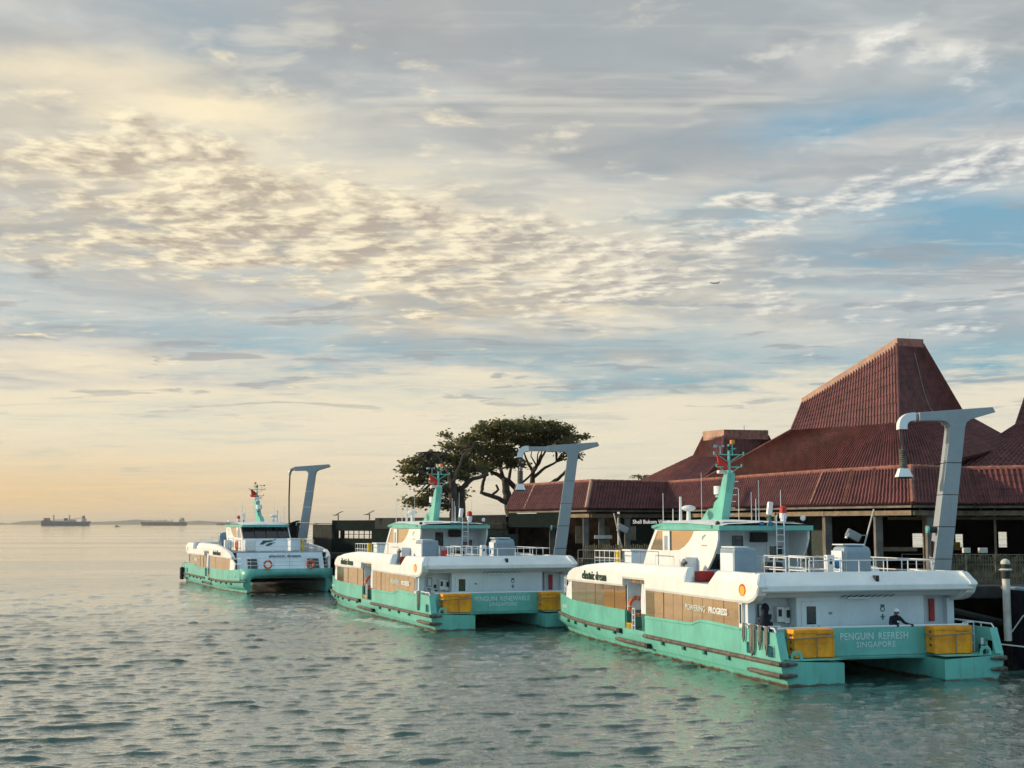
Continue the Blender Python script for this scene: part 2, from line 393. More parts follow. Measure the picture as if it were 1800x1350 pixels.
def water_mat():
    m = bpy.data.materials.new('sea_water'); m.use_nodes = True; t = m.node_tree; g = G(t); bs = t.nodes['Principled BSDF']
    tc = g.n('ShaderNodeTexCoord'); co = tc.outputs['Object']; x, y, z = g.sep(co)
    n = g.noise(co, 0.05, 4, 0.6); dist = g.m('SQRT', x * x + y * y)
    c = g.mix(n, (0.036, 0.084, 0.072, 1), (0.050, 0.108, 0.090, 1))
    # churned foam beside the moored ferry's hull and faint foam streaks in the near water
    def seg(ax, ay, bx, by, w):
        L2 = (bx - ax) ** 2 + (by - ay) ** 2
        tt = (((x - ax) * (bx - ax) + (y - ay) * (by - ay)) * (1 / L2)).clip()
        dx = x - (ax + tt * (bx - ax)); dy = y - (ay + tt * (by - ay))
        return g.smooth(w, w * 0.15, g.m('SQRT', dx * dx + dy * dy))
    fn = g.noise(g.comb(x * 1.0, y * 0.5, 0.0), 1.6, 8, 0.72)
    near = (seg(-6.2, 80.5, -9.2, 87.0, 1.3) + seg(-11.5, 93, -13.6, 99.5, 1.5) * 0.8 + seg(-17.5, 96, -11, 86, 3.5) * 0.45 + seg(-20, 118, -13, 119, 2.0) * 0.5).clip()
    foam = g.smooth(0.62, 0.80, fn + near * 0.30) * g.smooth(0.05, 0.4, near)
    g.put(bs.inputs['Base Color'], g.mix(foam, c, (0.62, 0.66, 0.62, 1)))
    wind = g.noise(g.comb(x * 0.006, y * 0.022, 3.0), 1.0, 5, 0.6); g.put(bs.inputs['Roughness'], (0.05 + g.smooth(0.42, 0.62, wind, 0.0, 0.07) + g.smooth(0.45, 0.6, wind) * g.smooth(90.0, 400.0, dist) * 0.25 + foam * 0.6)); g.put(bs.inputs['Coat Roughness'], (0.03 + g.smooth(0.42, 0.62, wind, 0.0, 0.07)))
    bs.inputs['IOR'].default_value = 1.33; bs.inputs['Coat Weight'].default_value = 1.0; bs.inputs['Coat IOR'].default_value = 1.5
    def ridged(sx, sy, sc, det, off):
        n_ = g.noise(g.comb(x * sx + y * 0.3 + off, y * sy - x * 0.12, 0.0), sc, det, 0.6, 0.4)
        return g.m('POWER', 1.0 - g.m('ABSOLUTE', n_ * 2.0 - 1.0), 3.5)
    h = ridged(1.0, 0.6, 1.0, 3, 0.0) * 0.8 + ridged(1.0, 0.6, 3.6, 4, 40.0) * 0.55
    b1 = g.n('ShaderNodeBump'); g.put(b1.inputs['Strength'], g.smooth(900.0, 40.0, dist, 0.55, 0.9)); b1.inputs['Distance'].default_value = 0.032
    g.put(b1.inputs['Height'], h); t.links.new(b1.outputs[0], bs.inputs['Normal']); t.links.new(b1.outputs[0], bs.inputs['Coat Normal'])
    MAT['sea_water'] = m
water_mat()

# ------------------------------------------------------------------ sea: one sheet to the horizon with real waves
def make_sea():
    inv = np.linspace(1 / 24.0, 1 / 260.0, 860); ys = 1 / inv
    ys = np.concatenate([np.array([-60., -20., 0., 8., 14., 19., 22.]), ys, np.geomspace(270, 30000, 90)])
    ncol = 760; tx = np.linspace(-1, 1, ncol)
    Y = np.repeat(ys[:, None], ncol, 1); half = 26 + np.maximum(ys, 0) * 0.62; X = tx[None, :] * half[:, None]
    dy = np.gradient(ys)[:, None]; dx = (half * 2 / ncol)[:, None]
    sp = np.maximum(np.abs(dy) * 0.7, dx)
    rng = np.random.default_rng(5); Z = np.zeros_like(X); DX = np.zeros_like(X); DY = np.zeros_like(X)
    for i in range(90):
        lam = 0.5 * (13.0 ** rng.random()); k = 2 * math.pi / lam
        th = R(-62) + rng.normal() * 0.62                    # travel direction
        kx, ky = k * math.cos(th), k * math.sin(th); ph = rng.random() * 6.283
        a = 0.0030 * lam ** 0.85 * (0.4 + rng.random() * 1.1)
        w = np.clip((lam / sp - 1.6) / 2.2, 0, 1)
        arg = kx * X + ky * Y + ph
        grp = 0.14 + 0.80 * (0.5 + 0.5 * np.sin(kx * 0.13 * X - ky * 0.11 * Y + ph * 3)) ** 3
        A = a * w * grp
        Z += A * np.sin(arg); q = 1.25
        DX += q * A * math.cos(th) * np.cos(arg); DY += q * A * math.sin(th) * np.cos(arg)
    # sparse steep wavelets: only the tops of further wave fields break the calmer surface
    patch = 0.5 + 0.5 * np.sin(0.21 * X + 0.13 * Y + 1.0 + 1.5 * np.sin(0.05 * Y - 0.09 * X)) * np.sin(0.17 * Y - 0.08 * X)
    for (l0, l1, cnt, th0, spread, amp, thr) in ((0.9, 2.8, 60, -80, 0.34, 0.052, 1.42), (0.5, 1.2, 60, -66, 0.55, 0.027, 1.05)):
        S = np.zeros_like(X); tot = 0.0
        for i in range(cnt):
            lam = l0 * ((l1 / l0) ** rng.random()); k = 2 * math.pi / lam; th = R(th0) + rng.normal() * spread
            w = np.clip((lam / sp - 1.3) / 1.6, 0, 1); am = lam ** 0.6; ph = rng.random() * 6.283
            S += am * w * np.sin(k * math.cos(th) * X + k * math.sin(th) * Y + ph); tot += am * am / 2
        S /= math.sqrt(tot)
        gate = np.clip((S - (thr - 0.45 * patch)) * 1.4, 0, 1.4)
        Z += amp * gate
        DY -= amp * 1.3 * gate * math.sin(R(-th0)) ; DX += amp * 0.5 * gate      # crests lean forward
    n = Z.size
    co = np.stack([X + DX, Y + DY, Z], -1).reshape(-1, 3).astype(np.float32)
    nr = len(ys); idx = np.arange(nr * ncol).reshape(nr, ncol)
    q = np.stack([idx[:-1, :-1], idx[:-1, 1:], idx[1:, 1:], idx[1:, :-1]], -1).reshape(-1, 4)
    me = bpy.data.meshes.new('sea'); me.vertices.add(n); me.vertices.foreach_set('co', co.ravel())
    me.loops.add(q.size); me.loops.foreach_set('vertex_index', q.ravel().astype(np.int32))
    me.polygons.add(len(q)); me.polygons.foreach_set('loop_start', np.arange(0, q.size, 4, dtype=np.int32)); me.polygons.foreach_set('loop_total', np.full(len(q), 4, np.int32))
    me.polygons.foreach_set('use_smooth', np.ones(len(q), bool)); me.update()
    o = place('sea', me, MAT['sea_water']); tag(o, 'choppy silver green harbour water', None, kind='structure')
make_sea()

# ------------------------------------------------------------------ far hills
def hills(pts, Y, depth):
    m = MB(); rows = []
    prof = [pix(a, b, Y) for a, b in pts]
    for k, (dz, dy) in enumerate(((0, 0), (0.75, 0.25), (1, 0.5), (0.7, 0.8), (0, 1))):
        rows.append([(p.x * (1 + dy * depth / Y), Y + dy * depth, max(-2, p.z * dz) if dz else -2) for p in prof])
    m.sheet(rows)
    tag(m.build('hills', MAT['hill'], smooth='full'), 'low hazy hills of an island on the horizon', None, kind='structure')
hills([(-160, 917), (-60, 914), (15, 920), (40, 916), (75, 914), (110, 916), (160, 917.5), (200, 916), (225, 914), (240, 912.5), (255, 914), (275, 914.5), (290, 914), (310, 917), (335, 916), (350, 914.5), (365, 916), (400, 917.5), (440, 917), (470, 918.5), (520, 919), (560, 920.5)], 11500, 1500)

# ------------------------------------------------------------------ quay
EDGE = [(60, 63.5), (18.2, 60.2), (13.4, 78.5), (9.4, 83.0), (3.0, 86.5), (-0.6, 97.5), (-7.5, 108), (-13.2, 120.5), (-18.6, 135), (-26.0, 152), (-30, 176), (14, 176), (36, 128), (90, 128), (90, 63.5)]
m = MB(); m.prism(EDGE, 'z', 2.75, 3.3)
quay = tag(m.build('quay', MAT['quay_top'], bevel=0.05), 'dark concrete quay deck behind the moored ferries', None, kind='structure')
m = MB(); ins = [(60, 66), (19.6, 63.0), (15.2, 79.2), (10.6, 84.4), (4.2, 88.0), (0.9, 98), (-6, 109), (-11.7, 121), (-17, 136), (-24.4, 152), (-28, 175), (14, 175), (35, 127), (89, 127), (89, 66)]
m.prism(ins, 'z', -3, 2.75); m.build('retaining_wall', MAT['quay_wall'], quay)  # near-black solid paints in the dark void under the deck
pile_me = MB().tube([(0, 0, -3), (0, 0, 2.9)], 0.32, 10).mesh('pile'); pile_me.materials.append(MAT['quay_top'])
def along(poly, step, closed=False):
    out = []
    for (a, b) in zip(poly, poly[1:]):
        a, b = Vector(a), Vector(b); n = max(1, int((b - a).length / step))
        out += [a.lerp(b, i / n) for i in range(n)]
    return out + [Vector(poly[-1])]
for p in along([(26, 61.4), (19.0, 61.0), (14.2, 79), (10, 83.8), (3.6, 87.2), (0.1, 97.8), (-6.9, 108.5), (-12.5, 120.7), (-18.0, 135)], 4.2):
    o = place('pile', pile_me, None, quay); o.location = (p.x, p.y, 0)
# plain tube standing in for the gangway right of the near ferry
m = MB(); m.tube([(18.9, 60.0, 2.3), (21.4, 59.9, 1.7), (23.0, 60.3, 1.0)], 0.16, 8); m.build('pipe', MAT['shed_metal'], quay)

# ------------------------------------------------------------------ terminal building
T = thing('ferry_terminal', 'ferry terminal with swept red tiled roofs above open dark halls', 'building', (22, 84, 3.3))
TL = Vector((22, 84, 3.3))
def tl(p): return Vector(p) - TL
FR = [(-0.45, 108.5), (1.0, 106.0), (5.2, 96.0), (11.0, 99.6), (17.3, 79.3), (20.95, 71.6), (25.2, 74.6), (30.5, 71.0), (40, 71)]
EZ, TZ = 7.08, 9.0
N_TILE = [0]; tile_stuff = MB(); tile_cache = {}
def tile_pts(p00, p10, p11, p01, nrm, hr=0.115):
    """one barrel tile between four corners (0 = lower edge): a raised roll and a pan, lower edge kicked out"""
    vs = []; prof = ((0.0, 0.012), (0.22, hr), (0.46, hr), (0.66, 0.012), (1.0, 0.006))
    for (a, b, lift) in ((p00, p10, 0.042), (p01, p11, 0.008)):
        for t, h in prof: vs.append(a.lerp(b, t) + nrm * (h + lift))
    n = len(prof); vs += [a.lerp(b, t) + nrm * -0.01 for a, b in ((p00, p10),) for t, h in prof]
    fs = [(i, i + 1, n + i + 1, n + i) for i in range(n - 1)] + [(2 * n + i, 2 * n + i + 1, i + 1, i) for i in range(n - 1)]
    return vs, fs
def tiled(A, B, C, D, wt=0.29, ht=0.47, board=True, parts=0, parent=T, hr=0.115):
    """quad A,B (lower edge, left to right) C,D (upper right, upper left), world points"""
    A, B, C, D = map(Vector, (A, B, C, D))
    nrm = ((B - A + C - D).cross(D - A + C - B)).normalized()
    if nrm.y > 0.2 and nrm.z < 0: nrm = -nrm
    if nrm.z < 0: nrm = -nrm
    nu = max(1, round(max((B - A).length, (C - D).length) / wt)); nv = max(1, round(((D - A).length + (C - B).length) / 2 / ht))
    def P(u, v): return (A.lerp(B, u)).lerp(D.lerp(C, u), v)
    for j in range(nv):
        jit = random.uniform(-0.1, 0.1) / nu
        for i in range(nu):
            u0, u1 = i / nu, (i + 1) / nu
            v1 = min(1.0, (j + 1.12) / nv)
            v0 = j / nv + random.uniform(-0.004, 0.004)
            lift = nrm * random.uniform(0, 0.010)
            vs, fs = tile_pts(P(u0, v0) + lift, P(u1, v0) + lift, P(u1, v1) + lift, P(u0, v1) + lift, nrm, hr)
            if N_TILE[0] < parts:
                N_TILE[0] += 1
                mm = MB().add([tl(q) for q in vs], fs); me = bpy.data.meshes.new('roof_tile'); me.from_pydata(mm.v, [], mm.f); me.materials.append(MAT['tile']); place('roof_tile', me, None, parent)
            else:
                tile_stuff.add([tl(q) for q in vs], fs)
    if board:
        rows = [[tl(P(i / 8, j / 8) - nrm * 0.03) for i in range(9)] for j in range(9)]; rows2 = [[q - nrm * 0.16 for q in r] for r in rows]
        mm = MB().sheet(rows).sheet(rows2)
        for r, r2 in ((rows[0], rows2[0]), (rows[-1], rows2[-1]), ([r[0] for r in rows], [r[0] for r in rows2]), ([r[-1] for r in rows], [r[-1] for r in rows2])): mm.sheet([r, r2])
        mm.build('roof_panel', MAT['roof_board'], parent)
def ridge_row(A, B, r=0.13, step=0.62, m='ridge'):
    A, B = Vector(A), Vector(B); n = max(1, round((B - A).length / step))
    for i in range(n):
        p, q = A.lerp(B, i / n), A.lerp(B, (i + 1.06) / n)
        MB().tube([tl(p), tl(q)], [r * 1.12, r * 0.92], 7).build('ridge_tile', MAT[m], T)
def inset(i, d):
    """front corner i pushed back by d"""
    p = Vector(FR[i]); a = (p - Vector(FR[i - 1])).normalized() if i else (Vector(FR[1]) - p).normalized()
    b = (Vector(FR[i + 1]) - p).normalized() if i < len(FR) - 1 else a
    na, nb = Vector((-a.y, a.x)), Vector((-b.y, b.x)); n = (na + nb).normalized()
    return p + n * d / max(0.5, n.dot(na))
SB = 0.95
order = [5, 4, 6, 7, 2, 3, 1, 0]
for i in order:
    if i >= len(FR) - 1: continue
    a, b = FR[i], FR[i + 1]; a2, b2 = inset(i, SB), inset(i + 1, SB)
    tiled((a[0], a[1], EZ), (b[0], b[1], EZ), (b2.x, b2.y, TZ), (a2.x, a2.y, TZ), parts=300 if i in (4, 5) else 0)
    ridge_row((a2.x, a2.y, TZ + 0.05), (b2.x, b2.y, TZ + 0.05))
for i in range(1, len(FR) - 1):                       # hip rolls at the corners of the eaves band
    a, a2 = FR[i], inset(i, SB)
    MB().tube([tl((a[0], a[1], EZ + 0.03)), tl((a2.x, a2.y, TZ + 0.06))], 0.13, 7).build('hip_roll', MAT['verge' if i in (1, 2, 6) else 'ridge'], T)
for t_ in (0.35, 0.62):                               # extra raised verges on the long lit bay
    for i in (4,):
        a = Vector(FR[i]).lerp(Vector(FR[i + 1]), t_); a2 = inset(i, SB).lerp(inset(i + 1, SB), t_)
        MB().beam(tl((a.x - .03, a.y - .06, EZ + 0.05)), tl((a2.x - .03, a2.y - .06, TZ + 0.06)), 0.22, 0.14).build('verge_board', MAT['roof_board'], T)
# flat roof behind the band, ceiling
top = [tuple(inset(i, SB)) for i in range(len(FR))]
m = MB(); m.prism([(p[0] - TL.x, p[1] - TL.y) for p in top] + [(40 - TL.x, 100 - TL.y), (14 - TL.x, 122 - TL.y), (1.5 - TL.x, 112 - TL.y)], 'z', TZ - 0.35 - TL.z, TZ - 0.12 - TL.z); m.build('flat_roof', MAT['roof_board'], T)
# fascia beams under the eaves
for off, z0, z1, mm in ((0.35, EZ - 0.22, EZ - 0.02, 'concrete'), (0.75, EZ - 0.62, EZ - 0.36, 'beam_pale')):
    for i in range(len(FR) - 1):
        a, b = inset(i, off), inset(i + 1, off)
        MB().beam(tl((a.x, a.y, (z0 + z1) / 2)), tl((b.x, b.y, (z0 + z1) / 2)), 0.22, z1 - z0).build('eaves_beam', MAT[mm], T)
# columns
colpts = []
for i, ts in ((1, (0.3, 0.9)), (2, (0.12, 0.45)), (3, (0.1, 0.4, 0.7)), (4, (0.02, 0.62,)), (5, (0.3,)), (6, (0.48,)), (7, (0.4,))):
    for t_ in ts:
        p = inset(i, 1.0).lerp(inset(i + 1, 1.0), t_); colpts.append(p)
for p in colpts:
    c = MB(); c.obox(tl((p.x, p.y, 4.95)), (0.42, 0.42, 3.3)); c.obox(tl((p.x, p.y, 6.55)), (0.6, 0.6, 0.3)); c.obox(tl((p.x, p.y, 3.45)), (0.58, 0.58, 0.3))
    c.build('column', MAT['concrete'], T, bevel=0.03)
# rear walls with openings that show the bright water beyond
def rear(a, b, holes, z0=3.3, z1=TZ - 0.36, mm='dark_wall', thick=0.2):
    a, b = Vector(a), Vector(b); L = (b - a).length; d = (b - a) / L; cuts = [0.0]
    for h in holes: cuts += [h[0] * L, h[1] * L]
    cuts.append(L)
    for k in range(0, len(cuts), 2):
        p, q = a + d * cuts[k], a + d * cuts[k + 1]
        MB().beam(tl((p.x, p.y, (z0 + z1) / 2)), tl((q.x, q.y, (z0 + z1) / 2)), thick, z1 - z0).build('wall', MAT[mm], T)
    for h in holes:
        p, q = a + d * h[0] * L, a + d * h[1] * L
        for y0, y1 in ((z0, h[2]), (h[3], z1)):
            MB().beam(tl((p.x, p.y, (y0 + y1) / 2)), tl((q.x, q.y, (y0 + y1) / 2)), thick - 0.01, y1 - y0).build('wall', MAT[mm], T)
Yb = 94.0
def fx(px, Y): return (px - 900) / 2400 * Y
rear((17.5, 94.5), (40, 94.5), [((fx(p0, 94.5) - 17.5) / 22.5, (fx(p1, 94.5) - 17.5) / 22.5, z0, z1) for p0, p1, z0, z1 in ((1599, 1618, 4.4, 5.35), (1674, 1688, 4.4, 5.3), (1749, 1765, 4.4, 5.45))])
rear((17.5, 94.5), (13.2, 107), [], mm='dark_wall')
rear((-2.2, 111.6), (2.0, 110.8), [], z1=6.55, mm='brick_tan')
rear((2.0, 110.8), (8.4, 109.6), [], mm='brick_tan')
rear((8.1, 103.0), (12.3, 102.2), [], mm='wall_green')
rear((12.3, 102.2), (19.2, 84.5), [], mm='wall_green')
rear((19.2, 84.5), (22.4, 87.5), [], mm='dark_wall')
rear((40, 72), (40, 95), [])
MB().beam(tl((21.6, 78.9, 6.32)), tl((30, 76.6, 6.32)), 0.35, 0.16).build('eaves_beam', MAT['beam_pale'], T)
# pale framed boards and low counters seen inside
for (p0, p1, ya, yb, Y, mm) in ((1108, 1118, 925, 950, 99, 'beam_pale'), (1060, 1072, 925, 965, 100.5, 'beam_pale'), (1045, 1076, 941, 947, 97.5, 'pole_white'), (1012, 1024, 925, 955, 100, 'beam_pale'), (1546, 1612, 962, 969, 76.0, 'beam_pale'), (1694, 1706, 963, 972, 70.0, 'pole_white'), (1722, 1736, 963, 972, 70.0, 'pole_white'), (1678, 1688, 953, 967, 88, 'hazard_yellow')):
    a, b = pix(p0, yb, Y), pix(p1, ya, Y)
    MB().box(a.x - TL.x, b.x - TL.x, Y - TL.y, Y - TL.y + 0.25, a.z - TL.z, b.z - TL.z).build('board', MAT[mm], T, bevel=0.01)
# white wall lettering on the dark green wall
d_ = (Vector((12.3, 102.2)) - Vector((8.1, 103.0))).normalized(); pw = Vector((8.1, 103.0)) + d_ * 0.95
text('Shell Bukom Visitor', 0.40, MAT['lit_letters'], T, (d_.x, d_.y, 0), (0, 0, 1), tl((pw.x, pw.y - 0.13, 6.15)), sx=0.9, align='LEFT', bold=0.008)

# the swept upper roofs, each a lower skirt and a steeper crown
def roof(N, L, Rr, back, capw=0.5):
    """N, L, Rr: lists of world points from eave to crown along the near, left and right arrises; back: depth to push the hidden rear"""
    for k in range(len(N) - 1):
        hh = 0.40 if k == 0 else 0.47
        tiled(L[k], N[k], N[k + 1], L[k + 1], wt=0.34 if k == 0 else 0.24, ht=hh, hr=0.12 if k == 0 else 0.075)
        tiled(N[k], Rr[k], Rr[k + 1], N[k + 1], wt=0.34 if k == 0 else 0.24, ht=hh, hr=0.12 if k == 0 else 0.075)
        bk = [Vector(L[j]) + Vector(Rr[j]) - Vector(N[j]) + Vector((0, back, 0)) for j in (k, k + 1)]
        MB().add([tl(q) for q in (L[k], bk[0], bk[1], L[k + 1], Rr[k], Rr[k + 1])], [(0, 1, 2, 3), (1, 4, 5, 2)]).build('rear_slope', MAT['roof_board'], T, solid=0.1)
    for arr in (N, L, Rr):
        for k in range(len(arr) - 1):
            MB().tube([tl(Vector(arr[k]) + Vector((0, -0.03, 0.03))), tl(Vector(arr[k + 1]) + Vector((0, -0.03, 0.03)))], 0.10, 6).build('hip_roll', MAT['tile'], T)
    a, n, b = Vector(L[-1]), Vector(N[-1]), Vector(Rr[-1])
    for p, q, mm in ((a, n, 'verge'), (n, b, 'ridge')):
        up = Vector((0, 0, capw)); out = Vector((0, -0.16, 0)); inn = Vector((0, 0.35, 0))
        MB().hexa([tl(v) for v in (p + out - up * 0.35, q + out - up * 0.35, q + inn - up * 0.35, p + inn - up * 0.35, p + out + up * 0.65, q + out + up * 0.65, q + inn + up * 0.65, p + inn + up * 0.65)]).build('crown_verge', MAT[mm], T)
    bk = a + b - n + Vector((0, back, 0))
    MB().add([tl(v + Vector((0, 0, 0.2))) for v in (a, n, b, bk)], [(0, 1, 2, 3)]).build('crown_top', MAT['roof_board'], T, solid=0.1)
roof([pix(1592, 832, 77.5), pix(1580, 744, 81), pix(1576, 604, 83)],
     [pix(1215, 855, 101), pix(1391, 757, 88), pix(1411, 708, 88.5)],
     [pix(1790, 782, 86), pix(1694, 729, 88), pix(1622, 606, 85)], 6)
roof([pix(1220, 858, 104), pix(1268, 806, 107), pix(1272, 766, 108)],
     [pix(1112, 853, 116), pix(1219, 803, 112), pix(1236, 769, 110)],
     [pix(1420, 850, 112), pix(1356, 778, 112), pix(1350, 767, 111)], 6, capw=0.75)
roof([pix(1850, 826, 80), pix(1880, 745, 84), pix(1890, 610, 86)],
     [pix(1660, 830, 83), pix(1786, 748, 87), pix(1822, 640, 88)],
     [pix(2050, 782, 90), pix(1990, 735, 90), pix(1940, 612, 88)], 6)
o = tile_stuff.build('roof_tiles', MAT['tile'], T); tag(o, kind='stuff')
MB().tube([tl(pix(1597, 598, 84.5)), tl(pix(1597, 586, 84.5))], 0.03, 4).build('lightning_rod', MAT['steel'], T)
MB().tube([tl(pix(1308, 757, 110)), tl(pix(1308, 748, 110))], 0.03, 4).build('lightning_rod', MAT['steel'], T)
m = MB(); pts = [pix(1601, 606, 84.6), pix(1610, 640, 84.0), pix(1622, 690, 83), pix(1632, 718, 82.4), pix(1655, 750, 80.5)]
m.tube([tl(p + Vector((0, -0.25, 0.05))) for p in pts], 0.013, 4); m.build('conductor_cable', MAT['steel'], T)

# ------------------------------------------------------------------ fences on the quay
def fence(name, label, a, b, h, step, w, group=None):
    a, b = Vector(a), Vector(b); c = (a + b) / 2; L = (b - a).length; d = (b - a) / L
    r = thing(name, label, 'fence', (c.x, c.y, 3.3), 0, group)
    n = int(L / step)
    for i in range(n):
        p = a + d * (i + 0.5) * step - c; hh = h * random.uniform(0.93, 1.06)
        MB().obox((p.x, p.y, hh / 2), (w * random.uniform(0.8, 1.1), 0.035, hh), Matrix.Rotation(math.atan2(d.y, d.x) + random.uniform(-.1, .1), 3, 'Z') @ Matrix.Rotation(random.uniform(-.02, .02), 3, 'Y')).build('slat', MAT['bamboo'], r)
    for z in (0.25, h * 0.8):
        p, q = a - c, b - c; MB().beam((p.x, p.y + 0.05, z), (q.x, q.y + 0.05, z), 0.05, 0.07).build('rail', MAT['timber'], r)
    return r
fence('bamboo_fence', 'weathered slatted fence beside the nearest charging crane', (20.0, 63.2), (27.5, 63.8), 1.28, 0.125, 0.085)
fence('bamboo_fence', 'slatted fence in front of the open hall, right of the middle charging crane', (4.7, 91.5), (9.6, 88.5), 1.35, 0.16, 0.08)
fence('bamboo_fence', 'slatted fence behind the nearest ferry wheelhouse', (10.2, 88.2), (15.0, 79.5), 1.25, 0.16, 0.08)

# ------------------------------------------------------------------ floodlights on leaning poles
def floodlight(label, foot, head, lamp):
    foot, head, lamp = map(Vector, (foot, head, lamp))
    r = thing('floodlight', label, 'floodlight', foot, 0, 'floodlights on leaning poles')
    MB().tube([(0, 0, 0), head - foot], 0.045, 6).build('pole', MAT['pole_white'], r)
    e = lamp - foot; k = head - foot; near = k * (e.z / k.z)
    MB().tube([near, e + Vector((0.15, 0, 0))], 0.03, 5).build('arm', MAT['steel'], r)
    h = MB().obox(e, (0.75, 0.35, 0.42), Matrix.Rotation(R(28), 3, 'Y')).build('lamp_housing', MAT['steel'], r, bevel=0.03)
    MB().obox(e + Vector((-0.33, -0.05, -0.02)), (0.08, 0.3, 0.3), Matrix.Rotation(R(28), 3, 'Y')).build('lamp_glass', MAT['letter_white'], h)
floodlight('floodlight on a leaning pole under the red eaves, behind the nearest ferry', pix(1512, 985, 71), pix(1536, 895, 71), pix(1500, 941, 71))
floodlight('floodlight on a leaning pole beside the white wall lettering', pix(1098, 985, 92), pix(1079, 902, 92), pix(1095, 929, 92))

# clutter under the eaves: hand rails, hanging lamps, thin posts, a notice stand
def quay_rail(label, a, b, h=1.05):
    a, b = Vector(a), Vector(b); c = (a + b) / 2; r = thing('hand_rail', label, 'railing', (c.x, c.y, 3.3), 0, 'steel hand rails on the quay')
    n = max(2, int((b - a).length / 1.5))
    for i in range(n + 1):
        p = a.lerp(b, i / n) - c; MB().tube([(p.x, p.y, 0), (p.x, p.y, h)], 0.03, 6).build('post', MAT['steel'], r)
    for z in (h, h * .5): p, q = a - c, b - c; MB().tube([(p.x, p.y, z), (q.x, q.y, z)], 0.025, 6).build('bar', MAT['steel'], r)
quay_rail('steel hand rail at the quay edge under the nearest charging crane', (15.8, 71.5), (18.6, 61.4))
quay_rail('steel hand rail at the quay edge beyond the nearest ferry bow', (4.2, 87.4), (9.6, 84.2))
quay_rail('steel hand rail in the dark hall right of the nearest crane', (21.4, 75.5), (29.5, 73.4))
for k, (x, y) in enumerate(((19.0, 80.5), (21.5, 79.0), (23.8, 80.0), (27.0, 79.0), (14.4, 92))):
    l_ = MB().tube([tl((x, y, 7.9)), tl((x, y, 6.75))], 0.03, 5).build('hanging_rod', MAT['steel'], T)
    MB().tube([tl((x, y, 6.78)), tl((x, y, 6.5)), tl((x, y, 6.42))], [0.10, 0.22, 0.24], 10).build('lamp_shade', MAT['beam_pale'], l_)
for x, y, h in ((22.9, 76.4, 3.5), (26.6, 75.6, 3.5), (7.6, 97.2, 3.4), (16.2, 84.4, 3.4), (18.2, 80.2, 3.4)):
    MB().tube([tl((x, y, 3.3)), tl((x, y, 3.3 + h))], 0.07, 8).build('thin_post', MAT['beam_pale'], T)

